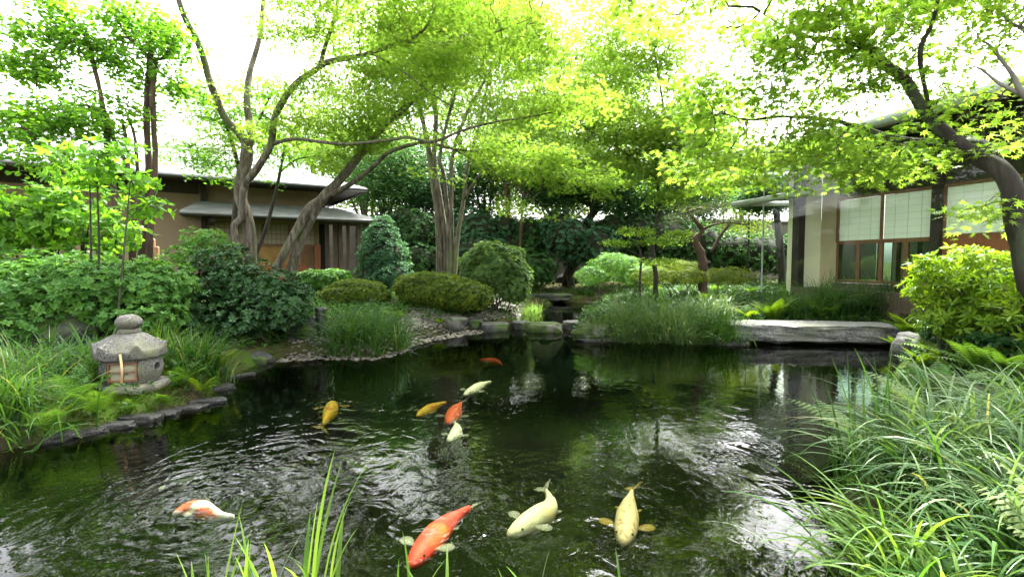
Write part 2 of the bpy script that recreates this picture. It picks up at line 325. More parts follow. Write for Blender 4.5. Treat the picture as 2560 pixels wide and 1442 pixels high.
xs = np.concatenate([[-300, -120, -50, -25], np.arange(-15, 15.01, .1), [25, 50, 120, 300]])
ys = np.concatenate([[-60, -15], np.arange(-3, 24.01, .1), [30, 45, 80, 150, 400]])
gx, gy = np.meshgrid(xs, ys); Pg = np.stack([gx.ravel(), gy.ravel()], 1)
zg = height(Pg); nx, ny = len(xs), len(ys)
idx = np.arange(nx * ny).reshape(ny, nx)
q = np.stack([idx[:-1, :-1], idx[:-1, 1:], idx[1:, 1:], idx[1:, :-1]], -1).reshape(-1, 4)
def ground_mat():
    m, t, o = new_mat('soil_and_moss'); b = t.nodes.new('ShaderNodeBsdfPrincipled'); v = coords(t)
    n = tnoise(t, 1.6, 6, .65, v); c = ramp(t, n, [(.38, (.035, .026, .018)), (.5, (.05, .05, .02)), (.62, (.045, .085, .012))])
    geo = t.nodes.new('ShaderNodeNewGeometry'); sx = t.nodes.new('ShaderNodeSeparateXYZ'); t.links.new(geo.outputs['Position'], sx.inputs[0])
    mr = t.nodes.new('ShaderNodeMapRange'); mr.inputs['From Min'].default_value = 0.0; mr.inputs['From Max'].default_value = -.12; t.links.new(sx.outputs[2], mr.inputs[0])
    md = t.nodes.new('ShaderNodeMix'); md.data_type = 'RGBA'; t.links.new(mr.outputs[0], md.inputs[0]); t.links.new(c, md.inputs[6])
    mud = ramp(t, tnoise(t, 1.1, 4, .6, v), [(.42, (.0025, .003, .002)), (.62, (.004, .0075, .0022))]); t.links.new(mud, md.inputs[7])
    t.links.new(md.outputs[2], b.inputs['Base Color']); b.inputs['Roughness'].default_value = .95; b.inputs['Specular IOR Level'].default_value = 0.02
    bn = tnoise(t, 45, 6, .7, v); bp = t.nodes.new('ShaderNodeBump'); bp.inputs['Strength'].default_value = .8; bp.inputs['Distance'].default_value = .03
    t.links.new(bn, bp.inputs['Height']); t.links.new(bp.outputs[0], b.inputs['Normal']); t.links.new(b.outputs[0], o.inputs[0]); return m
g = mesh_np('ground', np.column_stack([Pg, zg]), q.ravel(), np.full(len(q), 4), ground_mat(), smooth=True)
tag(g, kind='structure')

# koi are listed here because their wakes ripple the water: (head ... tail pixels), width share, kind
KOI = [
    ('red', [(1200, 893), (1222, 894), (1244, 898), (1260, 907)], .2, 'slim red koi swimming on its own farthest out in the pond'),
    ('white', [(1160, 976), (1185, 963), (1207, 950), (1240, 939)], .2, 'white koi swimming just above the yellow and orange pair'),
    ('yellow', [(1042, 1028), (1068, 1014), (1092, 1002), (1128, 990)], .22, 'golden yellow koi beside the small orange koi'),
    ('orange', [(1120, 1040), (1132, 1022), (1142, 1007), (1157, 985)], .26, 'short orange koi between the yellow koi and a white koi'),
    ('white', [(1120, 1088), (1136, 1074), (1142, 1058), (1134, 1036)], .25, 'small curled white koi right below the orange koi'),
    ('yellow', [(832, 990), (826, 1010), (814, 1032), (800, 1054)], .22, 'golden yellow koi alone on the side of the black bollard'),
    ('bigred', [(1024, 1384), (1075, 1325), (1130, 1272), (1200, 1228)], .25, 'big bright red koi with white fins, largest in the pond'),
    ('cream', [(1270, 1310), (1325, 1278), (1376, 1240), (1358, 1188)], .25, 'big cream koi bending its tail beside the big red koi'),
    ('gold', [(1558, 1330), (1566, 1285), (1572, 1240), (1584, 1188)], .25, 'pale gold koi with brown speckles heading to the camera'),
    ('mixed', [(432, 1262), (485, 1250), (545, 1268), (612, 1272)], .29, 'orange and white koi in the white sky reflection'),
    ('grey', [(412, 1190), (440, 1200), (475, 1190), (520, 1165)], .26, 'dark grey koi with a white head near the stone lantern'),
]
def water_mat():
    m, t, o = new_mat('pond_water'); v = coords(t, (1, 1, 1), 'Object')
    def math_(op, a, b=None, c=None):
        k = t.nodes.new('ShaderNodeMath'); k.operation = op
        for i, x in enumerate((a, b, c)):
            if x is None: continue
            if isinstance(x, (int, float)): k.inputs[i].default_value = x
            else: t.links.new(x, k.inputs[i])
        return k.outputs[0]
    big = tnoise(t, 1.7, 2, .5, v, .6); mid = tnoise(t, 5.0, 3, .55, coords(t, (1, .8, 1)), 1.2); fine = tnoise(t, 11, 2, .5, v, .8)
    h = math_('ADD', math_('MULTIPLY', big, .5), math_('MULTIPLY', mid, .5))
    act = None
    spots = [(1110, 1300, .85, 1), (1330, 1240, .8, 1), (1560, 1270, .6, .8), (500, 1260, 1.2, 1.6), (700, 1150, 1.0, 1.2), (820, 1010, .9, .6), (1130, 1010, 1.1, .5), (1750, 1010, 1.2, .45), (1400, 930, 1.8, .22), (1900, 1180, .9, .6), (1000, 1150, 1.4, .3), (1350, 1420, 1.0, 1.1)]
    rings = None
    for i, (px, py, rad, amp) in enumerate(spots):
        p = on(px, py)
        vd = t.nodes.new('ShaderNodeVectorMath'); vd.operation = 'DISTANCE'; t.links.new(v, vd.inputs[0]); vd.inputs[1].default_value = tuple(p)
        d = vd.outputs['Value']
        e = math_('MULTIPLY', math_('MAXIMUM', math_('SUBTRACT', 1.0, math_('DIVIDE', d, rad)), 0), amp)
        act = e if act is None else math_('ADD', act, e)
        if i < 7:
            wv = math_('MULTIPLY', math_('SINE', math_('ADD', math_('MULTIPLY', d, 62.0 if i % 2 else 48.0), math_('MULTIPLY', mid, 14.0))), e)
            rings = wv if rings is None else math_('ADD', rings, wv)
    amt = math_('ADD', act, .06)
    h = math_('MULTIPLY', h, math_('ADD', math_('MULTIPLY', amt, 1.0), .13))
    h = math_('ADD', h, math_('MULTIPLY', math_('MULTIPLY', fine, act), .05))
    h = math_('ADD', h, math_('MULTIPLY', rings, .045))
    bp = t.nodes.new('ShaderNodeBump'); bp.inputs['Strength'].default_value = 1.0; bp.inputs['Distance'].default_value = .016; t.links.new(h, bp.inputs['Height'])
    f = t.nodes.new('ShaderNodeFresnel'); f.inputs[0].default_value = 1.36; t.links.new(bp.outputs[0], f.inputs['Normal'])
    tr = t.nodes.new('ShaderNodeBsdfTransparent'); tr.inputs[0].default_value = (.74, .79, .64, 1)
    gl = t.nodes.new('ShaderNodeBsdfGlossy'); gl.inputs['Roughness'].default_value = .015; t.links.new(bp.outputs[0], gl.inputs['Normal'])
    mx = t.nodes.new('ShaderNodeMixShader'); t.links.new(f.outputs[0], mx.inputs[0]); t.links.new(tr.outputs[0], mx.inputs[1]); t.links.new(gl.outputs[0], mx.inputs[2])
    t.links.new(mx.outputs[0], o.inputs[0]); return m
wt = MB(); wt.add([(-14, 0, 0), (14, 0, 0), (14, 17, 0), (-14, 17, 0)], [(0, 1, 2, 3)])
tag(wt.build('pond_water', water_mat()), kind='structure')

# ------------------------------------------------------------------ foliage kit
def kite(angs, lens, sr=.3, sa=None, droop=.12, foot=.0):
    """palmate leaf: one kite per lobe around the centre"""
    V = [(0, 0, 0)]; Fc = []; n = len(angs)
    sin_a = [angs[0] - 25] + [(angs[i] + angs[i + 1]) / 2 for i in range(n - 1)] + [angs[-1] + 25]
    for a in sin_a: V.append((sr * math.cos(R(a)), sr * math.sin(R(a)), 0))
    for a, l in zip(angs, lens): V.append((l * math.cos(R(a)), l * math.sin(R(a)), -droop * l * l))
    for i in range(n): Fc.append((0, 1 + i, n + 2 + i, 2 + i))
    return np.array(V), Fc
LEAF = {
    'maple7': kite([-128, -84, -42, 0, 42, 84, 128], [.42, .72, .93, 1, .93, .72, .42], .3),
    'maple5': kite([-92, -45, 0, 45, 92], [.68, .92, 1, .92, .68], .32),
    'maple3': kite([-60, 0, 60], [.9, 1, .9], .45),
    'oval': (np.array([(0, 0, 0), (.3, -.24, .06), (.68, -.24, .05), (1, 0, -.08), (.68, .24, .05), (.3, .24, .06), (.34, 0, -.01), (.7, 0, -.02)]), [(0, 1, 6), (1, 2, 7, 6), (2, 3, 7), (0, 6, 5), (6, 7, 4, 5), (7, 3, 4)]),
    'lance': (np.array([(0, 0, 0), (.35, -.13, .03), (.7, -.12, .02), (1, 0, -.12), (.7, .12, .02), (.35, .13, .03), (.5, 0, -.02)]), [(0, 1, 6), (1, 2, 6), (2, 3, 6), (3, 4, 6), (4, 5, 6), (5, 0, 6)]),
    'pinna': (np.array([(0, -.06, 0), (.2, -.13, .01), (.6, -.11, 0), (1, 0, -.12), (.6, .11, 0), (.2, .13, .01), (0, .06, 0)]), [(0, 1, 5, 6), (1, 2, 4, 5), (2, 3, 4)]),
    'small': (np.array([(0, 0, 0), (.5, -.3, .06), (1, 0, -.04), (.5, .3, .06)]), [(0, 1, 2), (0, 2, 3)]),
    'thin': (np.array([(0, 0, 0), (.45, -.09, .02), (1, 0, -.1), (.45, .09, .02)]), [(0, 1, 2), (0, 2, 3)]),
    'needle': (np.array([(0, -.012, 0), (0, .012, 0), (1, 0, 0)]), [(0, 1, 2)]),
}
def unit(A): return A / (np.linalg.norm(A, axis=-1, keepdims=True) + 1e-9)
class Leaves:
    def __init__(s, seed=0): s.V = []; s.L = []; s.S = []; s.T = []; s.n = 0; s.r = np.random.default_rng(seed)
    def add(s, P, D, N, size, shape, tint=None, tj=.18):
        tv, tf = LEAF[shape]; n = len(P)
        if n == 0: return
        D = unit(D); Rt = unit(np.cross(N, D)); N = np.cross(D, Rt)
        size = np.broadcast_to(np.asarray(size, dtype=float), (n,))
        V = P[:, None, :] + size[:, None, None] * (tv[None, :, 0:1] * D[:, None] + tv[None, :, 1:2] * Rt[:, None] + tv[None, :, 2:3] * N[:, None])
        fl = np.concatenate([np.array(f) for f in tf]); fs = np.array([len(f) for f in tf])
        s.L.append((fl[None] + (np.arange(n) * len(tv))[:, None] + s.n).ravel()); s.S.append(np.tile(fs, n)); s.V.append(V.reshape(-1, 3)); s.n += n * len(tv)
        if tint is None: tint = s.r.uniform(0, 1, n)
        tint = np.clip(np.asarray(tint) + s.r.normal(0, tj, n), 0, 1)
        s.T.append(np.repeat(tint, len(tf)))
    def strips(s, P, Wd, tint):
        """P (n,K,3) centre lines, Wd (n,K,3) half-width vectors"""
        n, K, _ = P.shape
        V = np.stack([P - Wd, P + Wd], 2).reshape(-1, 3)
        b = (np.arange(n) * K * 2)[:, None, None] + (np.arange(K - 1) * 2)[None, :, None] + np.array([0, 1, 3, 2])[None, None]
        s.L.append((b + s.n).ravel()); s.S.append(np.full(n * (K - 1), 4)); s.V.append(V); s.n += len(V); s.T.append(np.repeat(tint, K - 1))
    def build(s, name, mat, parent=None, smooth=False, local=None):
        return mesh_np(name, np.vstack(s.V), np.concatenate(s.L), np.concatenate(s.S), mat, parent, np.concatenate(s.T), smooth, local=local)
def rdir(r, n):
    v = r.normal(size=(n, 3)); return unit(v)
def blob_points(r, blobs, n, shell=.5, lump=.18):
    """blobs: (centre, (rx,ry,rz)); returns points and outward directions"""
    vol = np.array([b[1][0] * b[1][2] * max(b[1][1], .3) ** .5 * (b[2] if len(b) > 2 else 1) for b in blobs]); k = r.choice(len(blobs), n, p=vol / vol.sum())
    C = np.array([b[0] for b in blobs])[k]; Rr = np.array([b[1] for b in blobs])[k]
    d = rdir(r, n); u = r.uniform(0, 1, n)
    rad = np.where(r.uniform(0, 1, n) < shell, r.uniform(.85, 1.0, n), u ** (1 / 2.6))
    rad = rad * (1 + lump * np.sin(d[:, 0] * 5 + k) * np.sin(d[:, 2] * 6 + k * 2) + lump * .6 * np.sin(d[:, 1] * 9 + k))
    return C + d * Rr * rad[:, None], unit(d / Rr)
def pb(px, py, Y, rx, rz, ry, wt_=1.0):
    """blob from pixels: centre, half sizes in pixels, depth half size in metres"""
    return (at(px, py, Y), (rx * Y / FPX, ry, rz * Y / FPX), wt_)
def jitter(r, v, n, j): return unit(np.asarray(v) + r.normal(0, j, (n, 3)))
def sprays(Lv, C, out, per, rad, size, shape, flat=.25, tilt=.55, droop=.25, tint=None):
    """flat sprays of leaves round each twig tip (maples, layered trees)"""
    r = Lv.r; n = len(C) * per
    c = np.repeat(C, per, 0); a = r.uniform(0, 2 * math.pi, n); q = np.sqrt(r.uniform(0.02, 1, n)) * rad
    dz = r.normal(0, flat * rad * .5, n) - q * .25
    P = c + np.stack([np.cos(a) * q, np.sin(a) * q, dz], 1)
    a2 = a + r.normal(0, .7, n)
    D = np.stack([np.cos(a2), np.sin(a2), -droop + r.normal(0, .3, n)], 1)
    N = jitter(r, (0, 0, 1), n, tilt)
    t = None if tint is None else np.repeat(tint, per)
    if t is None: t = np.repeat(r.uniform(.1, .9, len(C)), per)
    Lv.add(P, D, N, size * r.uniform(.7, 1.2, n), shape, t, .15)
def whorls(Lv, C, out, per, size, shape, upw=.7, tilt=(.9, 1.35), tint=None, tj=.15):
    """rosettes of leaves at each shoot tip"""
    r = Lv.r; m = len(C); A = unit(out + np.array((0, 0, upw)) + r.normal(0, .25, (m, 3)))
    ref = rdir(r, m); U = unit(np.cross(A, ref)); W = np.cross(A, U); ph = r.uniform(0, 6.28, m)
    if tint is None: tint = r.uniform(.1, .95, m)
    for k in range(per):
        a = ph + 2 * math.pi * k / per + r.normal(0, .2, m); tl = r.uniform(*tilt, m)
        perp = U * np.cos(a)[:, None] + W * np.sin(a)[:, None]
        D = A * np.cos(tl)[:, None] + perp * np.sin(tl)[:, None]; N = A * np.sin(tl)[:, None] - perp * np.cos(tl)[:, None]
        Lv.add(C + perp * .004, D, N, size * r.uniform(.75, 1.15, m), shape, tint, tj)
def batch_tubes(P, Rd, sides=4):
    E, K, _ = P.shape
    T = unit(np.gradient(P, axis=1)); ref = np.array((.3, .2, .93)); U = unit(np.cross(T, ref)); W = np.cross(T, U)
    a = np.arange(sides) * 2 * math.pi / sides
    V = P[:, :, None] + Rd[:, :, None, None] * (np.cos(a)[None, None, :, None] * U[:, :, None] + np.sin(a)[None, None, :, None] * W[:, :, None])
    b = (np.arange(E) * K * sides)[:, None, None, None] + (np.arange(K - 1) * sides)[None, :, None, None]
    j = np.arange(sides); jn = (j + 1) % sides
    qd = np.stack([j, jn, jn + sides, j + sides], -1)[None, None]
    return V.reshape(-1, 3), (b + qd).reshape(-1, 4)
def network(r, skel, tips, r0=.0022, maxr=.03, up=.0, expo=.42):
    """joins every tip to the nearest limb or twig: returns tube arrays"""
    skel = np.asarray(skel); d0 = np.array([np.min(((skel - p) ** 2).sum(1)) for p in tips]); order = np.argsort(d0)
    n = len(tips); m = len(skel); nodes = np.zeros((m + n, 3)); nodes[:m] = skel; dist = np.zeros(m + n); par = np.full(m + n, -1); cnt = m
    for i in order:
        p = tips[i]; dd = np.sqrt(((nodes[:cnt] - p) ** 2).sum(1)) + dist[:cnt] * .25
        j = int(np.argmin(dd)); nodes[cnt] = p; par[cnt] = j; dist[cnt] = dist[j] + np.linalg.norm(nodes[j] - p); cnt += 1
    des = np.ones(m + n)
    for k in range(m + n - 1, m - 1, -1):
        if par[k] >= m: des[par[k]] += des[k]
    k = np.arange(m, m + n); a = nodes[par[k]]; b = nodes[k]; L = np.linalg.norm(b - a, axis=1)[:, None]
    o1 = r.normal(0, .09, (n, 3)) * L; o2 = r.normal(0, .07, (n, 3)) * L; o1[:, 2] += .05 * L[:, 0]
    P = np.stack([a, a * .66 + b * .34 + o1, a * .33 + b * .67 + o2, b], 1)
    rb = np.minimum(r0 * des[k - 0] ** expo, maxr); re = rb * .75; ra = rb * 1.15
    Rd = np.stack([ra, rb, (rb + re) / 2, re], 1)
    return batch_tubes(P, Rd)
def limb_pts(l, k=6):
    """(px, py, Y, radius px) rows -> smooth world points and radii"""
    rows = [np.append(at(a, b, Y), rp * Y / FPX) for a, b, Y, rp in l]
    S = smooth_path(rows, k); return S[:, :3], np.maximum(S[:, 3], .003)
def bark_mesh(name, limbs, mat, parent, nets=(), sides=9, rough=.28, to_ground=()):
    V = []; L = []; S = []; n = 0; sk = []
    for i, l in enumerate(limbs):
        P, rd = limb_pts(l)
        if to_ground == 'all' or i in to_ground:
            z = gz(P[0][0], P[0][1]) - .1
            if z < P[0][2] - .05:
                P = np.vstack([[P[0][0], P[0][1], z], P]); rd = np.append(rd[0] * 1.25, rd)
        tv, tf = tube_arrays(P, rd, sides, True, rough, i * 3.3); tv = np.array(tv)
        V.append(tv)
        for f in tf: L.append(np.array(f) + n); S.append(len(f))
        n += len(tv); sk.append(P)
    for nv, nq in nets:
        V.append(nv); L.append((nq + n).ravel()); S += [4] * len(nq); n += len(nv)
    return mesh_np(name, np.vstack(V), np.concatenate([np.ravel(x) for x in L]), S, mat, parent, smooth=True, local=tuple(parent.location) if parent else None)
def skeleton(limbs, frm=0.0):
    return np.vstack([limb_pts(l)[0][int(len(limb_pts(l)[0]) * frm):] for l in limbs])
def tree(name, label, cat, limbs, blobs, ntips, per, rad, size, shape, leaf_m, bark_m, seed, group=None, frm=.3, flat=.25, tilt=.55, twig=.003, whorl=False, ground=(0,), sides=9, upw=.7, extra_skel=None, maxr=.03, droop=.25, rough=.16):
    r = np.random.default_rng(seed); b0 = limb_pts(limbs[0])[0][0]; root = thing(name, label, cat, (b0[0], b0[1], gz(b0[0], b0[1])), 0, group)
    loc = tuple(root.location)
    C, out = blob_points(r, blobs, ntips, .35)
    sk = skeleton(limbs, frm)
    net = network(r, sk, C, twig, maxr)
    bark_mesh('trunk', limbs, bark_m, root, [net], sides, rough, ground)
    Lv = Leaves(seed + 1)
    if whorl: 
        whorls(Lv, C, out, per, size, shape, upw)
        C2 = C + r.normal(0, rad, C.shape); whorls(Lv, C2, out, per, size, shape, upw)
    else: sprays(Lv, C, out, per, rad, size, shape, flat, tilt, droop)
    Lv.build('crown', leaf_m, root, local=loc)
    return root
def icos(sub):
    bm = bmesh.new(); bmesh.ops.create_icosphere(bm, subdivisions=sub, radius=1); bm.verts.index_update()
    V = np.array([v.co[:] for v in bm.verts]); Fc = np.array([[v.index for v in f.verts] for f in bm.faces]); bm.free(); return V, Fc
ICO = {k: icos(k) for k in (1, 2, 3, 4, 5)}
def shrub(name, label, cat, blobs, ntips, per, size, shape, leaf_m, seed, stems=6, upw=.6, shell=.75, core=None, group=None, tilt=(.9, 1.35), lump=.14, stem_m=None, base=None, inner=.3):
    r = np.random.default_rng(seed); c = np.mean([b[0] for b in blobs], 0)
    if base is not None: c = np.array(base)
    z0 = gz(c[0], c[1]); root = thing(name, label, cat, (c[0], c[1], z0), 0, group); loc = (c[0], c[1], z0)
    C, out = blob_points(r, blobs, ntips, shell, lump)
    zg_ = height(C[:, :2]); keep = C[:, 2] > np.maximum(zg_, 0.0) + .03; C, out = C[keep], out[keep]
    Lv = Leaves(seed + 5); whorls(Lv, C, out, per, size, shape, upw, tilt)
    fo = Lv.build('foliage', leaf_m, root, local=loc)
    # stems: a few branches from the ground into the blobs
    limbs = []
    sk = [];V = []; Q = []; n = 0
    for i in range(stems):
        b = blobs[i % len(blobs)]; tgt = b[0] + r.normal(0, .35, 3) * np.array(b[1]); bx = c + np.array((r.normal(0, .12), r.normal(0, .12), 0)) + (b[0] - c) * np.array((.35, .35, 0)); bz = gz(bx[0], bx[1])
        p0 = np.array((bx[0], bx[1], bz - .05)); P = smooth_path([p0, p0 * .6 + tgt * .4 + r.normal(0, .06, 3), tgt], 4)
        rr = np.linspace(.02, .006, len(P)); tv, tf = tube_arrays(P, rr, 6, True); V.append(np.array(tv)); Q += [np.array(f) + n for f in tf]; n += len(tv); sk.append(P)
    sub = C[r.choice(len(C), min(len(C), 260), replace=False)]
    nv, nq = network(r, np.vstack(sk), sub * 1.0, .0018, .01)
    V.append(nv); Q += [f + n for f in nq]
    mesh_np('stems', np.vstack(V), np.concatenate(Q), [len(f) for f in Q], stem_m or M['twig'], root, smooth=True, local=loc)
    if core:  # solid core added to block see-through, inner shade put into its colour
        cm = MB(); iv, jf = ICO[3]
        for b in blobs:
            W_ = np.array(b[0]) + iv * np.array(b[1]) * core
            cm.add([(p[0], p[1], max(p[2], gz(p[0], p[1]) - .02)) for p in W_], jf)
        cm.build('dark_core', M['core_shade'], root, smooth=True, local=loc)
    return root
M['core_shade'] = surf('shrub_core_shade', [(.3, (.012, .018, .008)), (.7, (.04, .05, .02))], scale=20, bump=1.0, bscale=50, rough=.95)  # dark green that paints the shrubs' inner shade on their cores

def grass(name, label, cat, spots, n, length, leaf_m, seed, width=.005, lean=(.1, .75), bend=(.6, 1.6), wind=(0, 0), group=None, K=8, spread=.09, stiff=1.0):
    """spots: world xy of tufts that make one clump; n blades in all"""
    r = np.random.default_rng(seed); spots = np.array([s[:2] for s in spots]); k = r.integers(0, len(spots), n)
    B = spots[k] + r.normal(0, spread, (n, 2)); z = np.maximum(height(B), -.03) - .02
    az = r.uniform(0, 2 * math.pi, n); th0 = r.uniform(*lean, n) ** 1.0; bd = r.uniform(*bend, n) / stiff; Ls = length * r.uniform(.55, 1.1, n)
    t = np.linspace(0, 1, K); th = th0[:, None] + bd[:, None] * t[None] ** 1.5
    st = Ls[:, None] / (K - 1)
    hx = np.cumsum(np.sin(th) * st, 1) - np.sin(th[:, :1]) * st; hz = np.cumsum(np.cos(th) * st, 1) - np.cos(th[:, :1]) * st
    d = np.stack([np.cos(az), np.sin(az)], 1) + np.array(wind); d /= np.linalg.norm(d, axis=1)[:, None] + 1e-6
    P = np.zeros((n, K, 3)); P[:, :, 0] = B[:, 0:1] + d[:, 0:1] * hx; P[:, :, 1] = B[:, 1:2] + d[:, 1:2] * hx; P[:, :, 2] = z[:, None] + hz
    P[:, :, 2] = np.maximum(P[:, :, 2], .01 + 0 * P[:, :, 2])
    side = np.stack([-d[:, 1], d[:, 0], r.normal(0, .35, n)], 1); side = unit(side)
    wd = width * r.uniform(.6, 1.2, n)[:, None] * (np.minimum(1, (1 - t) * 2.2) ** .7 * (.5 + .5 * np.minimum(1, t * 5)))[None]
    wd[:, -1] = .0003
    Wd = side[:, None, :] * wd[:, :, None]
    Lv = Leaves(seed); tint = np.clip(r.normal(.5, .27, n), 0, .9); tint[r.uniform(0, 1, n) < .03] = 1.0
    Lv.strips(P, Wd, tint)
    c = spots.mean(0); o = Lv.build(name, leaf_m, None, smooth=True, local=(c[0], c[1], 0)); o.location = (c[0], c[1], 0)
    return tag(o, label, cat, group)
def fern(name, label, base, n, length, leaf_m, seed, pairs=15, bi=True, lean=(.5, 1.1), group=None, az=None, wid=.32, cat='fern', z=None, pf=.40):
    r = np.random.default_rng(seed); Lv = Leaves(seed); base = np.array(base, dtype=float); K = 12
    if len(base) == 2: base = np.append(base, gz(*base) if z is None else z)
    P0 = np.zeros(3)
    for i in range(n):
        a = (r.uniform(*az) if az else 2 * math.pi * i / n + r.normal(0, .3)); L = length * r.uniform(.7, 1.1); th0 = r.uniform(*lean) * .6; bd = r.uniform(.7, 1.25)
        t = np.linspace(0, 1, K); th = th0 + bd * t; st = L / (K - 1)
        hx = np.concatenate([[0], np.cumsum(np.sin(th[:-1]) * st)]); hz = np.concatenate([[0], np.cumsum(np.cos(th[:-1]) * st)])
        d = np.array((math.cos(a), math.sin(a), 0)); R3 = P0 + d * hx[:, None] + np.array((0, 0, 1)) * hz[:, None]
        sd = np.array((-d[1], d[0], r.normal(0, .12))); sd /= np.linalg.norm(sd)
        Lv.strips(R3[None], (sd * .0022)[None, None] * np.linspace(1, .3, K)[None, :, None], np.array([.3]))
        tt = np.linspace(.16, .97, pairs); C = np.stack([np.interp(tt, t, R3[:, c]) for c in range(3)], 1); T = unit(np.gradient(C, axis=0))
        N = unit(np.cross(T, sd)); N *= np.sign(N[:, 2:3] + 1e-6)
        pl = L * wid * np.sin(np.clip((tt - .02) * 1.05, 0, 1) ** .75 * math.pi) ** .8 * (1 - .25 * tt) + .004
        ft = r.uniform(.1, .9)
        for s_ in (-1, 1):
            D = unit(sd * s_ + T * .35 - np.array((0, 0, .12)))
            if not bi: Lv.add(C, D, N, pl, 'pinna', np.full(len(C), ft), .12); continue
            q = 9; u = np.linspace(.08, .95, q)
            C2 = (C[:, None] + D[:, None] * (pl[:, None] * u[None])[:, :, None] - np.array((0, 0, 1)) * (.1 * pl[:, None] * u[None] ** 2)[:, :, None]).reshape(-1, 3)
            D2 = np.repeat(D, q, 0); N2 = np.repeat(N, q, 0); T2 = np.cross(N2, D2); ps = (pl[:, None] * (.17 * (1 - u[None] ** 1.5) + .03)).ravel(); ps = np.minimum(ps, pf * L / pairs * np.tile(1.05 - u ** 2, len(pl))) + .001
            for s2 in (-1, 1):
                Lv.add(C2, unit(T2 * s2 + D2 * .5), N2, ps, 'small', np.full(len(C2), ft), .1)
    o = Lv.build(name, leaf_m); o.location = base; return tag(o, label, cat, group)

def rock(name, label, centre, size, mat, seed, sub=4, flat=0, rough=.16, square=2.6, rz=None, cat='rock', group=None, freq=1.3):
    """a boulder: superellipsoid with noise; flat>0 shaves the top"""
    V, Fc = ICO[sub]; r = random.Random(seed); rz = r.uniform(-.4, .4) if rz is None else rz
    out = []
    for p in V:
        q = np.sign(p) * np.abs(p) ** (2 / square); q = q / max(1e-6, (np.abs(q) ** square).sum() ** (1 / square))
        v = Vector(q * freq); k = 1 + rough * noise.noise(v + Vector((seed * 3.1, 0, 0))) * 1.6 + rough * .5 * noise.noise(v * 2.7 + Vector((0, seed, 0))) + rough * .2 * noise.noise(v * 7)
        x, y, z = q[0] * k * size[0], q[1] * k * size[1], q[2] * k * size[2]
        if flat and z > flat * size[2]: z = flat * size[2] + (z - flat * size[2]) * .15
        out.append((x * math.cos(rz) - y * math.sin(rz), x * math.sin(rz) + y * math.cos(rz), z))
    mb = MB(); mb.add(out, Fc); o = mb.build(name, mat, smooth=True); o.location = tuple(float(c) for c in centre)
    return tag(o, label, cat, group)

class Frame:
    def __init__(s, O, ang): s.O = np.array(O[:2], dtype=float); s.a = ang; s.X = np.array((math.cos(ang), math.sin(ang))); s.Yd = np.array((-math.sin(ang), math.cos(ang)))
    def loc(s, px, py, yoff=0.0):
        d = raydir(px, py); k = (yoff + s.O @ s.Yd) / (d[:2] @ s.Yd); p = d * k
        return float((p[:2] - s.O) @ s.X), float(EYE + p[2])

# ================================================================== LEFT HOUSE
FL = Frame(at(800, 700, 14.5), R(32.4))
hl = thing('garden_house', 'low brown plastered house with grey shingle roofs behind the left trees', 'house', (*FL.O, 0), FL.a)
x0 = -22.0; GZ = .5
_, zc_top = FL.loc(640, 505, 0)              # canopy top at the wall
xe0, ze = FL.loc(0, 400, -1.1); xe1, _ = FL.loc(915, 477, -1.1); xel = -22.5
_, ze2 = FL.loc(500, 437, -1.1)
ze = (ze + ze2) / 2
xr1, zr = FL.loc(704, 400, 3.6)
MB().box(x0, 0, 0, .2, GZ - .3, ze + .3).build('wall', M['plaster'], hl)
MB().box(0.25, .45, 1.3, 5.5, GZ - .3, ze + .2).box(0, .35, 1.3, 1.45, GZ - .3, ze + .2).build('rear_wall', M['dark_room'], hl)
rf = MB(); rf.courses((xel, -1.1, ze), (xe1, -1.1, ze), (xel, 3.6, zr), (xe1 - 2.6, 3.6, zr), 26, .022, .03)
rf.courses((xe1, -1.1, ze), (xe1, 6.5, ze), (xe1 - 2.6, 3.6, zr), (xe1 - 2.6, 3.7, zr), 20, .022, .03)
rf.build('roof', M['roof_metal'], hl)
MB().box(xel, xe1 - 2.6, 3.5, 3.75, zr, zr + .16, bev=.03).build('roof_ridge', M['roof_metal'], hl)
MB().slab((xel, -1.08, ze - .03), (xe1 - .02, -1.08, ze - .03), (xe1 - .02, 4, ze + .05), (xel, 4, ze + .05), .05).build('soffit', M['wood_dark'], hl)
fs = MB(); fs.box(xel, xe1 + .02, -1.13, -1.09, ze - .1, ze + .01); fs.box(xe1, xe1 + .04, -1.09, 6.3, ze - .1, ze + .01); fs.tube([(xel, -1.18, ze - .06), (xe1, -1.18, ze - .06)], .05, 8)
fs.build('gutter', M['gutter'], hl)
# canopy
cx0, cz = FL.loc(449, 529, -1.5); cx1, cz1 = FL.loc(955, 548, -1.5); cz = (cz + cz1) / 2
tx0, tz = FL.loc(500, 502, 0); tx1 = cx1 - .9
cn = MB(); cn.courses((cx0, -1.5, cz), (cx1, -1.5, cz), (tx0, -.02, tz), (tx1, -.02, tz), 15, .016, .02)
cn.courses((cx0, -.02, cz + .03), (cx0, -1.5, cz), (tx0, -.01, tz), (tx0, -.02, tz), 12, .016, .02)
cn.courses((cx1, -1.5, cz), (cx1, 1.2, cz), (tx1, -.02, tz), (tx1, 1.2, tz), 15, .016, .02)
cn.build('canopy_roof', M['canopy'], hl)
MB().tube([(cx0, -1.53, cz - .05), (cx1, -1.53, cz - .05)], .045, 8).tube([(cx1 + .02, -1.5, cz - .05), (cx1 + .02, 1.2, cz - .05)], .04, 8).box(cx0, cx1, -1.49, -1.45, cz - .1, cz - .01).build('canopy_gutter', M['gutter'], hl)
MB().slab((cx0 + .02, -1.46, cz - .02), (cx1 - .02, -1.46, cz - .02), (cx1 - .02, 1.2, cz + .02), (cx0 + .02, -.01, cz + .02), .03).build('canopy_soffit', M['wood_dark'], hl)
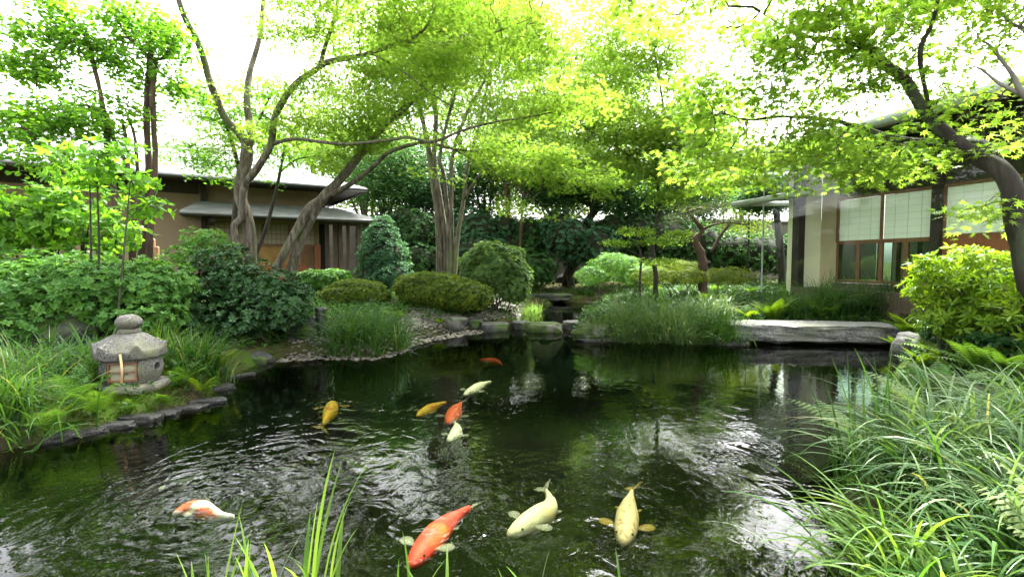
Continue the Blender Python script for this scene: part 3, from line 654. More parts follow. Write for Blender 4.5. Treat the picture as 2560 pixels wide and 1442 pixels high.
# beam and downpipe
bx, bz = FL.loc(510, 560, -.1)
MB().box(bx - .06, bx + .06, -.14, -.02, cz - .9, ze).build('post', M['wood_dark'], hl)
MB().box(FL.loc(505, 0, -1.2)[0], FL.loc(505, 0, -1.2)[0] + .14, -1.35, -.02, cz - .22, cz - .12, bev=.02).build('bracket', M['wood_dark'], hl)
# shoji band and doors
s0, st_ = FL.loc(510, 556, -.02); s1, _ = FL.loc(786, 556, -.02); _, sb = FL.loc(650, 609, -.02); _, st_ = FL.loc(650, 560, -.02)
nP = 4
for i in range(nP):
    a = s0 + (s1 - s0) * i / nP; b = s0 + (s1 - s0) * (i + 1) / nP
    MB().box(a + .03, b - .03, -.045, -.025, sb, st_).build('shoji_panel', M['paper_warm'], hl)
    fr = MB(); fr.box(a, a + .03, -.06, -.02, sb - .05, st_)
    for k in range(1, 6): xx = a + (b - a) * k / 6; fr.box(xx - .006, xx + .006, -.052, -.046, sb, st_)
    for k in range(1, 4): zz = sb + (st_ - sb) * k / 4; fr.box(a + .03, b - .03, -.0515, -.0465, zz - .006, zz + .006)
    fr.build('shoji_frame', M['wood_brown'], hl)
MB().box(s0 - .05, s1 + .12, -.08, -.01, sb - .07, sb - .002).build('lintel', M['wood_brown'], hl)
d0, _ = FL.loc(640, 650, -.02); d1, _ = FL.loc(800, 650, -.02); _, dm = FL.loc(720, 661, -.02)
MB().box(d0, d1 - .3, -.04, -.022, dm, sb - .07).build('screen_panel', M['wood_gold'], hl)
dr = MB(); dr.box(d0, d1 - .3, -.045, -.02, GZ - .1, dm); dr.box(d1 - .16, d1, -.12, -.0, GZ - .1, sb); dr.build('door', M['wood_red'], hl)
l0, _ = FL.loc(752, 640, -.05); l1, _ = FL.loc(778, 640, -.05)
lt = MB()
for k in range(6): xx = l0 + (l1 - l0) * k / 5; lt.box(xx - .008, xx + .008, -.07, -.05, dm, sb - .1)
for k in range(8): zz = dm + (sb - .1 - dm) * k / 7; lt.box(l0, l1, -.069, -.051, zz - .007, zz + .007)
lt.build('lattice_window', M['wood_brown'], hl)
MB().box(s0, d0 - .02, -.03, -.015, GZ - .1, sb - .07).build('lower_wall', M['plaster'], hl)
for px, yo, wd in ((818, -.2, .1), (838, -.3, .12), (850, -.3, .12), (870, -.6, .08), (896, -.9, .12)):
    xx, _ = FL.loc(px, 600, yo)
    MB().box(xx - wd / 2, xx + wd / 2, yo - wd / 2, yo + wd / 2, GZ - .3, cz + .05, bev=.012).build('post', M['wood_post'], hl)
MB().box(x0, FL.loc(480, 0, 0)[0], -.03, -.002, FL.loc(200, 462, 0)[1] - .05, FL.loc(200, 462, 0)[1] + .2).build('frieze_beam', M['wood_dark'], hl)

# ================================================================== RIGHT HOUSE
FR = Frame(at(2090, 700, 11.0), R(-74.1))
hr = thing('tea_room_house', 'modern teahouse with deep curved eaves, shoji and glass on the right bank', 'house', (*FR.O, 0), FR.a)
GR = .55
EV = -1.6
ea, za = FR.loc(1742, 432, EV); eb, zb = FR.loc(2560, 190, EV); zev = (za + zb) / 2; eR = eb + 2.0
wl = FR.loc(2052, 600, 0)[0]; wR = FR.loc(2560, 500, 0)[0] + 2.5
_, sh_t = FR.loc(2095, 503, 0); _, sh_b = FR.loc(2095, 606, 0); _, lw_b = FR.loc(2095, 705, 0)
p1 = FR.loc(2340, 500, 0)[0]; p2 = FR.loc(2362, 500, 0)[0]
# fin wall and corner wall
fy, _ = 0, 0
d_ = FR.loc(2000, 600, 0)
_k = (wl + FR.O @ FR.X) / (raydir(2000, 600)[:2] @ FR.X); finY = float(raydir(2000, 600)[:2] * _k @ FR.Yd - FR.O @ FR.Yd)
MB().box(wl - .35, wl, finY, -.003, GR - .3, zev + .1).build('wing_wall', M['plaster_lit'], hr)
MB().box(wl, 0, -.001, .15, GR - .3, zev + .1).build('corner_wall', M['plaster_shaded'], hr)
MB().box(0, wR, .02, .15, sh_t + .06, zev + .15).build('upper_wall', M['wood_dark'], hr)
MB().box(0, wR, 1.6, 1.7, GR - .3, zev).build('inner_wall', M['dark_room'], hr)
def bay(a, b, panels, low):
    for i in range(panels):
        u = a + (b - a) * i / panels; v = a + (b - a) * (i + 1) / panels
        MB().box(u + .03, v - .03, .02, .03, sh_b + .03, sh_t).build('shoji_panel', M['paper'], hr)
        k = MB()
        for q_ in range(1, 4): xx = u + (v - u) * q_ / 4; k.box(xx - .003, xx + .003, .012, .0195, sh_b + .03, sh_t)
        for q_ in range(1, 7): zz = sh_b + (sh_t - sh_b) * q_ / 7; k.box(u + .03, v - .03, .013, .0190, zz - .003, zz + .003)
        k.build('shoji_lattice', M['lattice'], hr)
        MB().box(u - .025, u + .028, -.02, .018, sh_b, sh_t).box(u, v, -.018, .012, sh_t, sh_t + .05).build('shoji_frame', M['wood_brown'], hr)
    if low:
        n = panels * 2
        for i in range(n):
            u = a + (b - a) * i / n; v = a + (b - a) * (i + 1) / n
            fr = bpy.data.objects
            f_ = MB().box(u, u + .05, -.02, .02, lw_b, sh_b).box(v - .03, v, -.02, .02, lw_b, sh_b).box(u, v, -.018, .018, sh_b - .05, sh_b + .029).box(u + .05, v - .03, -.018, .018, lw_b, lw_b + .06).build('window', M['wood_brown'], hr)
            MB().box(u + .05, v - .03, -.004, .004, lw_b + .06, sh_b - .05).build('pane', M['glass_dark'], f_)
    else:
        MB().box(a, b, -.01, .02, lw_b, sh_b + .029).build('wood_panel', M['wood_red'], hr)
        MB().box(a, b, -.02, .024, sh_b + .029, sh_b + .06).build('panel_rail', M['wood_brown'], hr)
bay(0, p1, 2, True); bay(p2, p2 + 3.4, 3, False)
MB().box(p1, p2, -.12, .06, GR - .2, zev).build('post', M['wood_dark'], hr)
MB().box(0, wR, -.1, .3, GR - .3, lw_b - .01).build('sill', M['wood_post'], hr)
MB().box(wl + .02, wR, -.85, -.101, GR - .35, lw_b - .12, bev=.01).build('veranda', M['wood_post'], hr)
# interior shapes behind the lower windows
it = MB()
for k in range(7): it.box(.2 + k * .42, .26 + k * .42, .9, .96, GR, zev)
it.build('inner_posts', M['wood_brown'], hr)
MB().box(.1, 3.2, 1.5, 1.56, GR, sh_t).build('inner_screen', M['paper'], hr)
# roof, gutter, soffit
rt = MB(); rt.courses((ea, EV, zev), (eR, EV, zev), (ea + .6, 4.0, zev + 1.3), (eR, 4.0, zev + 1.3), 24, .02, .03); rt.build('roof', M['roof_copper'], hr)
MB().tube([(ea, EV, zev - .02), (eR, EV, zev - .02)], .11, 14).tube([(ea, EV, zev - .02), (ea, 2.5, zev + .3)], .09, 12).build('rounded_eave', M['roof_copper'], hr, smooth=True)
sf = MB(); sf.slab((ea + .03, EV + .05, zev - .05), (eR, EV + .05, zev - .05), (eR, .5, zev + .1), (ea + .03, .5, zev + .1), .03); sf.build('soffit', M['soffit'], hr)
rk = MB(); nn = int((eR - ea) / .45)
for k in range(nn): xx = ea + .1 + k * .45; rk.slab((xx, EV + .12, zev - .09), (xx + .05, EV + .12, zev - .09), (xx + .05, 0, zev + .03), (xx, 0, zev + .03), .07)
rk.build('rafters', M['wood_dark'], hr)
MB().box(FR.loc(1990, 0, -1.0)[0], eR, -1.12, -.96, zev - .2, zev - .13).build('beam', M['wood_dark'], hr)
# glass front
g0, _ = FR.loc(1908, 600, -1.0); 
gl = MB().box(g0, eR, -1.008, -1.0, GR - .1, zev - .2).build('glass_wall', M['glass'], hr)
MB().box(g0 - .02, g0, -1.02, -.99, GR - .1, zev - .2).build('glass_edge', M['sash'], hr)
pz, _ = FR.loc(1982, 600, -.8)
MB().box(pz - .1, pz + .08, -.72, -.55, GR - .2, zev).build('post', M['wood_dark'], hr)
# far wing roof and rain chain
w0, wz = FR.loc(1832, 512, -1.0); w1, _ = FR.loc(1990, 487, -1.0)
MB().tube([(w0, -1.0, wz), (w1 + .4, -1.0, wz)], .07, 12).tube([(w0, -1.0, wz), (w0, .9, wz + .1)], .06, 12).build('lower_eave', M['roof_copper'], hr, smooth=True)
MB().slab((w0, -.97, wz + .05), (w1 + .4, -.97, wz + .05), (w1 + .4, .9, wz + .45), (w0 + .3, .9, wz + .45), .08).build('lower_roof', M['roof_metal'], hr)
rc = MB(); q0, _ = FR.loc(1877, 560, -1.0)
for k in range(16): zz = wz - .1 - k * .1; rc.tube([(q0, -1.05, zz), (q0, -1.05, zz - .03), (q0, -1.05, zz - .07)], [.028, .022, .008], 7)
rc.build('rain_chain', M['black_metal'], hr)

# ================================================================== GARDEN WALL, FAR HOUSES
gw = thing('garden_wall', 'brown plastered boundary wall with grey coping behind the garden', 'wall', (0, 22, gz(0, 22)))
zt = at(1280, 556, 22)[2]
MB().box(-11, 16, 22, 22.25, .3, zt, 0).build('wall', M['garden_wall'], gw, local=tuple(gw.location))
cpm = MB(); cpm.slab((-11, 21.85, zt + .03), (16, 21.85, zt + .03), (16, 22.13, zt + .14), (-11, 22.13, zt + .14), .05); cpm.slab((-11, 22.13, zt + .14), (16, 22.13, zt + .14), (16, 22.4, zt + .03), (-11, 22.4, zt + .03), .05)
cpm.build('coping', M['coping'], gw, local=tuple(gw.location))

# ================================================================== STONES, BRIDGE, PEBBLES
STEPS = [
    (1130, 800, 34, 9, 'flat oval stepping stone at the pebble beach, leftmost of the row', 'stone'),
    (1182, 804, 24, 9, 'rounded stepping stone between the oval stone and the big block', 'stone_dark'),
    (1236, 812, 34, 16, 'big squared stepping stone standing where the pebbles end', 'stone_dark'),
    (1303, 808, 22, 12, 'small dark stepping stone right after the gap in the row', 'stone_dark'),
    (1362, 814, 42, 14, 'long mossy stepping stone in the middle of the water row', 'mossy'),
    (1436, 808, 30, 12, 'blocky stepping stone next to the long mossy one', 'stone_dark'),
    (1482, 806, 15, 9, 'smallest stepping stone touching the grassy island', 'stone'),
]
for i, (px, py, hw, hh, lab, mt) in enumerate(STEPS):
    p = on(px, py + 12, 0.0) if i > 1 else on_ground(px, py + 6); Y = p[1]; s = hw * Y / FPX
    rock('stepping_stone', lab, (p[0], p[1], max(p[2], 0) + .0), (s, s * .7 + .08, .23 if i > 1 else .16), M[mt], 20 + i, flat=.55, square=3.1, rough=.2, freq=1.7, cat='stepping stone', group='stepping stones between beach and island')
# stone bridge
bridge = MB(); V, Fc = [], []
nx_, ny_, nz_ = 60, 14, 8
b0 = on(1872, 862); b1 = on(2262, 868); bl = np.linalg.norm(b1 - b0); ba = math.atan2(b1[1] - b0[1], b1[0] - b0[0])
_bm = bmesh.new(); bmesh.ops.create_cube(_bm, size=1); bmesh.ops.subdivide_edges(_bm, edges=_bm.edges[:], cuts=11, use_grid_fill=True)
for v in _bm.verts:
    c = v.co; xx = (c.x + .5) * (bl + .35) - .1; yy = c.y * .74 + .40; zz = .18 + c.z * .26
    k = Vector((xx * 2.2, yy * 2.5, zz * 4)); nn_ = noise.noise(k) * .035 + noise.noise(k * 3) * .018 + noise.noise(k * 7) * .008
    nn_ *= 1.7; f = 1.0 if abs(c.z) < .49 else .35
    if c.y < -.49: yy += nn_ * 1.6 * f + .05 * (c.z < -.49)
    if abs(c.x) > .49: xx += nn_ * 1.5
    if c.z > .49: zz += nn_ * .25
    if c.z < -.49: zz += nn_
    v.co = Vector((xx, yy, zz))
me = bpy.data.meshes.new('stone_bridge'); _bm.to_mesh(me); _bm.free(); me.materials.append(M['slab'])
bo = bpy.data.objects.new('stone_bridge', me); COL.objects.link(bo); bo.location = (b0[0] - .1, b0[1], 0); bo.rotation_euler = (0, 0, ba)
_bv = bo.modifiers.new('bevel', 'BEVEL'); _bv.width = .02; _bv.segments = 2; _bv.limit_method = 'ANGLE'; _bv.angle_limit = R(50)
tag(bo, 'long flat granite slab bridging the pond below the teahouse', 'stone bridge')
ROCKS = [
    (1372, 742, 52, .15, 'stone_dark', .1, 'flat dark slab of rock at the back of the far pool', 3.6),
    (1432, 705, 38, .3, 'stone_dark', .5, 'rounded grey boulder standing dark under the far hedge', 2.4),
    (1560, 728, 40, .1, 'mossy', .1, 'mossy low rock by the far pool near the grass island', 2.8),
    (1880, 768, 40, .12, 'stone_dark', .3, 'grey rock in the ferns behind the left end of the bridge', 3),
    (2000, 780, 30, .12, 'stone', .3, 'pale grey rock behind the bridge below the grass tufts', 2.6),
    (2270, 798, 22, .1, 'stone', .3, 'small round rock under the ferns at the right end of the bridge', 2.6),
    (2300, 880, 60, .22, 'stone_dark', .3, 'dark block carrying the right end of the stone bridge', 3.4),
    (1560, 845, 110, .1, 'stone_dark', .0, 'long dark wet rock edging the grassy island', 3.2),
    (1480, 830, 52, .13, 'mossy', .1, 'moss covered rock at the left tip of the grassy island', 2.4),
    (1780, 850, 85, .1, 'stone_dark', .0, 'dark wet rock edging the island beside the bridge', 3.2),
    (1848, 843, 26, .16, 'mossy', .1, 'mossy stone the left end of the bridge rests on', 3),
    (2420, 1020, 90, .2, 'mossy', .2, 'big mossy boulder among the ferns on the right bank', 2.4),
    (700, 880, 46, .18, 'mossy', .0, 'mossy rock under the camellia by the pond edge', 2.6),
    (760, 840, 40, .26, 'stone_dark', .2, 'brown grey rock behind the pond edge next to the bollard', 2.8),
    (640, 905, 36, .12, 'stone_dark', .0, 'dark edge rock between the lantern spit and the camellia', 2.8),
    (110, 850, 150, .35, 'stone_dark', .45, 'large dark rock in the shade behind the lantern', 2.8),
    (1275, 770, 20, .08, 'stone', .2, 'small upright grey stone on the pebbles below the dome shrub', 2.4),
    (1050, 775, 30, .08, 'stone', .3, 'flat grey stone at the foot of the large clipped azalea', 3),
]
for i, (px, py, hw, hz_, mt, zc, lab, sq) in enumerate(ROCKS):
    p = on_ground(px, py) if zc > 0 and py > 700 else on(px, py, 0); s = hw * p[1] / FPX
    rock('rock', lab, (p[0], p[1], max(p[2], 0) + zc * hz_ * .3), (s, min(s * .8, .45), hz_), M[mt], 50 + i, square=sq, rough=.22, rz=(0 if hw > 60 else None), flat=.6 if 'flat' in lab else 0)
# kerb stones along the lantern spit (each a stone of its own)
kp = [(285, 1070), (345, 1053), (405, 1038), (462, 1022), (515, 1008), (548, 975), (585, 945), (215, 1085), (140, 1100)]
klab = ['left of the trailing fern', 'right of the trailing fern', 'in front of the lantern base', 'where the moss bank narrows', 'at the tip of the moss bank', 'just behind the tip of the moss bank', 'behind the tip under the overhanging grass', 'under the trailing fern', 'nearest the long grass']
for i, ((px, py), kl) in enumerate(zip(kp, klab)):
    p = on(px, py, 0); s = 36 * p[1] / FPX
    rock('edge_stone', 'low black wet edge stone of lantern bank, ' + kl, (p[0], p[1] + .03, -.015), (s * (1.1 + .25 * math.sin(i * 2.3)), .07, .045 + .012 * math.sin(i * 1.7)), M['stone_wet'], 90 + i, sub=4, square=5.5, rough=.2, freq=2.2, rz=.27 + .1 * math.sin(i * 5) if i < 5 else .9, cat='edge stone', group='edge stones of the lantern bank')
def pebbles():
    r = np.random.default_rng(7); V, Fc = ICO[2]; reg = []
    polyA = poly([(690, 905), (740, 870), (800, 872), (900, 880), (985, 872), (1000, 838), (1060, 800), (1110, 785), (1200, 795), (1215, 770), (1270, 752), (1310, 775), (1285, 805), (1210, 832), (1120, 846), (1040, 862), (1000, 888), (930, 900), (800, 898)])
    mn, mx_ = polyA.min(0), polyA.max(0); P = r.uniform(mn, mx_, (16000, 2)); P = P[sdf(P, polyA) < 0]
    # thin out so stones do not pile up
    keep = []; cell = {}
    for p in P:
        k = (int(p[0] / .045), int(p[1] / .045))
        if k in cell: continue
        cell[k] = 1; keep.append(p)
    P = np.array(keep); n = len(P); z = np.maximum(height(P), -.02)
    s = r.uniform(.022, .045, n); sc = np.stack([s, s * r.uniform(.65, 1, n), s * r.uniform(.4, .6, n)], 1); a = r.uniform(0, 6.28, n)
    W_ = V[None] * sc[:, None] * (1 + .1 * r.normal(size=(n, len(V), 1)))
    ca, sa = np.cos(a)[:, None], np.sin(a)[:, None]
    X = W_[:, :, 0] * ca - W_[:, :, 1] * sa + P[:, 0:1]; Y = W_[:, :, 0] * sa + W_[:, :, 1] * ca + P[:, 1:2]; Z = W_[:, :, 2] + z[:, None] + .012
    VV = np.stack([X, Y, Z], -1).reshape(-1, 3); L = (Fc[None] + (np.arange(n) * len(V))[:, None, None]).ravel()
    o = mesh_np('pebbles', VV, L, np.full(n * len(Fc), 3), M['pebble'], smooth=True); tag(o, 'grey and tan pebbles covering the little beach', 'pebbles', kind='stuff')
pebbles()

# ================================================================== STONE LANTERN
LP = on(333, 981, .12); LX = (LP[0], LP[1], .12)
u = LP[1] / FPX                      # metres per pixel at the lantern
lan = thing('stone_lantern', 'squat snow viewing stone lantern with round cap on the mossy left bank', 'stone lantern', LX)
def lathe(prof, n=48, mod=None, nz=.0, seed=0):
    V = []; K = len(prof)
    for i, (r_, z_) in enumerate(prof):
        for j in range(n):
            a = 2 * math.pi * j / n; rr, zz = (r_, z_) if mod is None else mod(a, r_, z_, i)
            if nz: 
                q_ = Vector((math.cos(a) * rr * 14 + seed, math.sin(a) * rr * 14, zz * 14)); k = 1 + nz * noise.noise(q_) ; rr *= k; zz += nz * .15 * noise.noise(q_ * 1.3)
            V.append((rr * math.cos(a), rr * math.sin(a), zz))
    F_ = [(i * n + j, i * n + (j + 1) % n, (i + 1) * n + (j + 1) % n, (i + 1) * n + j) for i in range(K - 1) for j in range(n)]
    F_.append(tuple(range(n - 1, -1, -1))); F_.append(tuple((K - 1) * n + j for j in range(n))); return V, F_
def part(name, V, F_, mat, parent, loc=(0, 0, 0), smooth=True):
    o = MB().add(V, F_).build(name, mat, parent, smooth=smooth); o.location = loc; return o
def dense(prof, k=4): return [tuple(p) for p in smooth_path(prof, k)]
V, F_ = lathe(dense([(74 * u, -.06), (79 * u, 0), (80 * u, 14 * u), (77 * u, 26 * u), (66 * u, 30 * u), (30 * u, 31 * u), (2 * u, 31 * u)], 3), 64, None, .07, 3)
part('base', V, F_, M['granite'], lan)
rb = 62 * u; zb0 = 31 * u; zb1 = 96 * u
bodyV, bodyF = lathe(dense([(2 * u, 0), (rb * .84, 0), (rb * .95, 6 * u), (rb * 1.03, 22 * u), (rb * 1.05, 38 * u), (rb, 56 * u), (rb * .9, 65 * u), (2 * u, 65 * u)], 4), 72, None, .02, 9)
body = part('light_box', bodyV, bodyF, M['granite'], lan, (0, 0, zb0 + .001))
# cut the square window and the round openings
wa = R(-53 - 20); ra = R(-53 + 52)
def cutter(kind, ang, size, zc):
    bm = bmesh.new()
    if kind == 'box': bmesh.ops.create_cube(bm, size=1); bmesh.ops.scale(bm, vec=(rb * 1.0, size[0], size[1]), verts=bm.verts)
    else:
        bmesh.ops.create_cone(bm, cap_ends=True, segments=28, radius1=size, radius2=size, depth=rb * .7); bmesh.ops.rotate(bm, cent=(0, 0, 0), matrix=Matrix.Rotation(R(90), 3, 'Y'), verts=bm.verts)
    m_ = bpy.data.meshes.new('cut'); bm.to_mesh(m_); bm.free(); o = bpy.data.objects.new('cut', m_); COL.objects.link(o)
    o.location = (LX[0] + math.cos(ang) * rb * .95, LX[1] + math.sin(ang) * rb * .95, LX[2] + zc); o.rotation_euler = (0, 0, ang); return o
cuts = [cutter('box', wa, (64 * u, 48 * u), zb0 + 32 * u), cutter('cyl', ra, 10 * u, zb0 + 38 * u)]
bpy.context.view_layer.update()
for c in cuts:
    md = body.modifiers.new('b', 'BOOLEAN'); md.operation = 'DIFFERENCE'; md.object = c; md.solver = 'EXACT'
bpy.context.view_layer.update()
dg = bpy.context.evaluated_depsgraph_get(); nm = bpy.data.meshes.new_from_object(body.evaluated_get(dg)); body.modifiers.clear(); body.data = nm
nm.materials.clear(); nm.materials.append(M['granite']); nm.polygons.foreach_set('use_smooth', [False] * len(nm.polygons))
for p_ in nm.polygons: p_.material_index = 0
for c in cuts: bpy.data.objects.remove(c)
# wooden window: local x outwards
wf = bpy.data.objects.new('window_root', None)
def turned(mb, name, mat, parent, ang, zc, rr):
    c, s_ = math.cos(ang), math.sin(ang); mb.v = [((x + rr) * c - y * s_, (x + rr) * s_ + y * c, z + zc) for x, y, z in mb.v]; return mb.build(name, mat, parent)
ww, wh = 30 * u, 23 * u; zc_ = zb0 + 32 * u
fm = MB()
fm.box(-.01, .02, -ww, -ww + .011, -wh, wh); fm.box(-.01, .02, ww - .011, ww, -wh, wh); fm.box(-.009, .019, -ww, ww, wh - .011, wh); fm.box(-.009, .019, -ww, ww, -wh, -wh + .011)
fm.box(-.004, .008, -.004, .004, -wh, wh); fm.box(-.003, .007, -ww, ww, -.0035, .0035)
win = turned(fm, 'window', M['wood_brown'], lan, wa, zc_, rb * .84)
turned(MB().box(-.02, -.012, -ww, ww, -wh, wh), 'paper_pane', M['paper_warm'], win, wa, zc_, rb * .84)
def hexmod(a, r_, z_, i):
    k = math.cos(3 * (a + .75)) ** 2; c_ = k ** 9; e = min(1, (r_ / (70 * u))) ** 6
    return r_ * (1 + (.04 * k + .09 * c_) * min(1, (r_ / (60 * u)) ** 3)), z_ + c_ * e * .062 * (1 if i > 12 else .2)
prof = dense([(10 * u, -2 * u), (54 * u, -5 * u), (68 * u, -6 * u), (71 * u, 0), (71 * u, 13 * u), (66 * u, 20 * u), (54 * u, 34 * u), (41 * u, 46 * u), (25 * u, 54 * u), (2 * u, 55 * u)], 4)
V, F_ = lathe(prof, 96, hexmod, .035, 5)
part('roof', V, F_, M['granite'], lan, (-4 * u, 0, zb1 + 2 * u))
V, F_ = lathe(dense([(2 * u, 0), (22 * u, 0), (25 * u, 5 * u), (23 * u, 11 * u), (17 * u, 13 * u), (2 * u, 14 * u)], 4), 40, None, .04, 2)
part('finial_ring', V, F_, M['granite'], lan, (-4 * u, 0, zb1 + 55 * u))
V, F_ = lathe(dense([(2 * u, 0), (18 * u, 1 * u), (27 * u, 10 * u), (28 * u, 20 * u), (21 * u, 30 * u), (9 * u, 35 * u), (1 * u, 36 * u)], 4), 40, None, .04, 8)
part('finial', V, F_, M['granite'], lan, (-4 * u, 0, zb1 + 67 * u))
q_ = at(300, 885, LP[1] - .26); q2 = at(305, 925, LP[1] - .36); q3 = at(303, 958, LP[1] - .37)
rd_ = Leaves(3); Pp = smooth_path([q_, q2, q3], 5); rd_.strips(Pp[None], np.tile(np.array((.011, 0, 0)), (len(Pp), 1))[None], np.array([.5]))
M['reed'] = surf('dry_reed', [(.3, (.35, .24, .1)), (.7, (.45, .32, .15))], bump=0)
tag(rd_.build('dry_leaf', M['reed']), 'dry tan leaf blade hanging before the lantern window', 'leaf')

# ================================================================== BOLLARD, SHORT LOGS, PROPS
bp_ = on_ground(803, 842); ub = bp_[1] / FPX
bl_ = thing('bollard_light', 'black round bollard lamp at the water edge beside the tall grass tuft', 'bollard light', bp_)
MB().tube([(0, 0, -.3), (0, 0, 66 * ub)], 13 * ub, 24).build('body', M['black_metal'], bl_, smooth=False)
MB().tube([(0, 0, 66 * ub + .001), (0, 0, 70 * ub), (0, 0, 74 * ub)], [15 * ub, 15 * ub, 13 * ub], 24).build('cap', M['black_metal'], bl_)
for (px, lab, tp, h_) in ((382, 'taller orange peeled log post in front of the house wall', 596, 8), (391, 'shorter orange peeled log post leaning on the taller one', 616, 6)):
    p = at(px, 650, 10.2); t_ = at(px, tp, 10.2); z_ = gz(p[0], p[1])
    pl_ = MB().tube([(0, 0, z_ - p[2] - .2), (0, 0, t_[2] - p[2] - .02), (0, 0, t_[2] - p[2])], [.055, .055, .045], 14).build('log_post', M['bamboo_post'], smooth=False)
    pl_.location = p; tag(pl_, lab, 'post', 'short log posts by the house')

# ================================================================== KOI
def koi_mat(name, base, patch=None, ps=6, thr=(.5, .56), head=None):
    m, t, o = new_mat(name); b = t.nodes.new('ShaderNodeBsdfPrincipled'); v = coords(t)
    n = tnoise(t, 25, 3, .5, v); c = ramp(t, n, [(.3, tuple(x * .85 for x in base)), (.7, base)])
    if patch:
        e = tnoise(t, ps, 2, .5, v, .5); k = t.nodes.new('ShaderNodeMapRange'); k.inputs['From Min'].default_value, k.inputs['From Max'].default_value = thr
        t.links.new(e, k.inputs[0]); mx = t.nodes.new('ShaderNodeMix'); mx.data_type = 'RGBA'; t.links.new(k.outputs[0], mx.inputs[0]); t.links.new(c, mx.inputs[6]); mx.inputs[7].default_value = (*patch, 1); c = mx.outputs[2]
    vo = t.nodes.new('ShaderNodeTexVoronoi'); vo.inputs['Scale'].default_value = 70; t.links.new(v, vo.inputs['Vector'])
    bp = t.nodes.new('ShaderNodeBump'); bp.inputs['Strength'].default_value = .25; bp.inputs['Distance'].default_value = .004; t.links.new(vo.outputs[0], bp.inputs['Height']); t.links.new(bp.outputs[0], b.inputs['Normal'])
    t.links.new(c, b.inputs['Base Color']); b.inputs['Roughness'].default_value = .6; b.inputs['Specular IOR Level'].default_value = .2; t.links.new(b.outputs[0], o.inputs[0]); return m
KM = {'red': koi_mat('koi_red', (.52, .05, .02)), 'orange': koi_mat('koi_orange', (.55, .09, .03)), 'bigred': koi_mat('koi_bright_red', (.55, .045, .03), (.6, .16, .05), 5, (.5, .7)),
      'white': koi_mat('koi_white', (.42, .42, .33)), 'yellow': koi_mat('koi_yellow', (.5, .3, .03), (.42, .14, .02), 9, (.55, .65)), 'cream': koi_mat('koi_cream', (.46, .43, .3), (.5, .36, .16), 4, (.55, .7)),
      'gold': koi_mat('koi_pale_gold', (.42, .34, .2), (.25, .15, .07), 28, (.56, .66)), 'mixed': koi_mat('koi_orange_white', (.7, .66, .6), (.6, .09, .04), 5, (.53, .58)),
      'grey': koi_mat('koi_grey', (.02, .022, .025), (.5, .5, .5), 4, (.62, .66)), 'ghost': koi_mat('koi_silver', (.16, .2, .17))}
KF = {}
def fin_mat(name, col):
    m, t, o = new_mat(name); d = t.nodes.new('ShaderNodeBsdfDiffuse'); d.inputs[0].default_value = (*col, 1); tr = t.nodes.new('ShaderNodeBsdfTransparent')
    mx = t.nodes.new('ShaderNodeMixShader'); mx.inputs[0].default_value = .17; t.links.new(tr.outputs[0], mx.inputs[1]); t.links.new(d.outputs[0], mx.inputs[2]); t.links.new(mx.outputs[0], o.inputs[0]); return m
FINW = fin_mat('koi_fin_pale', (.45, .45, .38)); FINY = fin_mat('koi_fin_yellow', (.5, .36, .12))
EYE_M = surf('koi_eye', [(.3, (.01, .01, .01)), (.7, (.02, .02, .02))], bump=0, rough=.2)
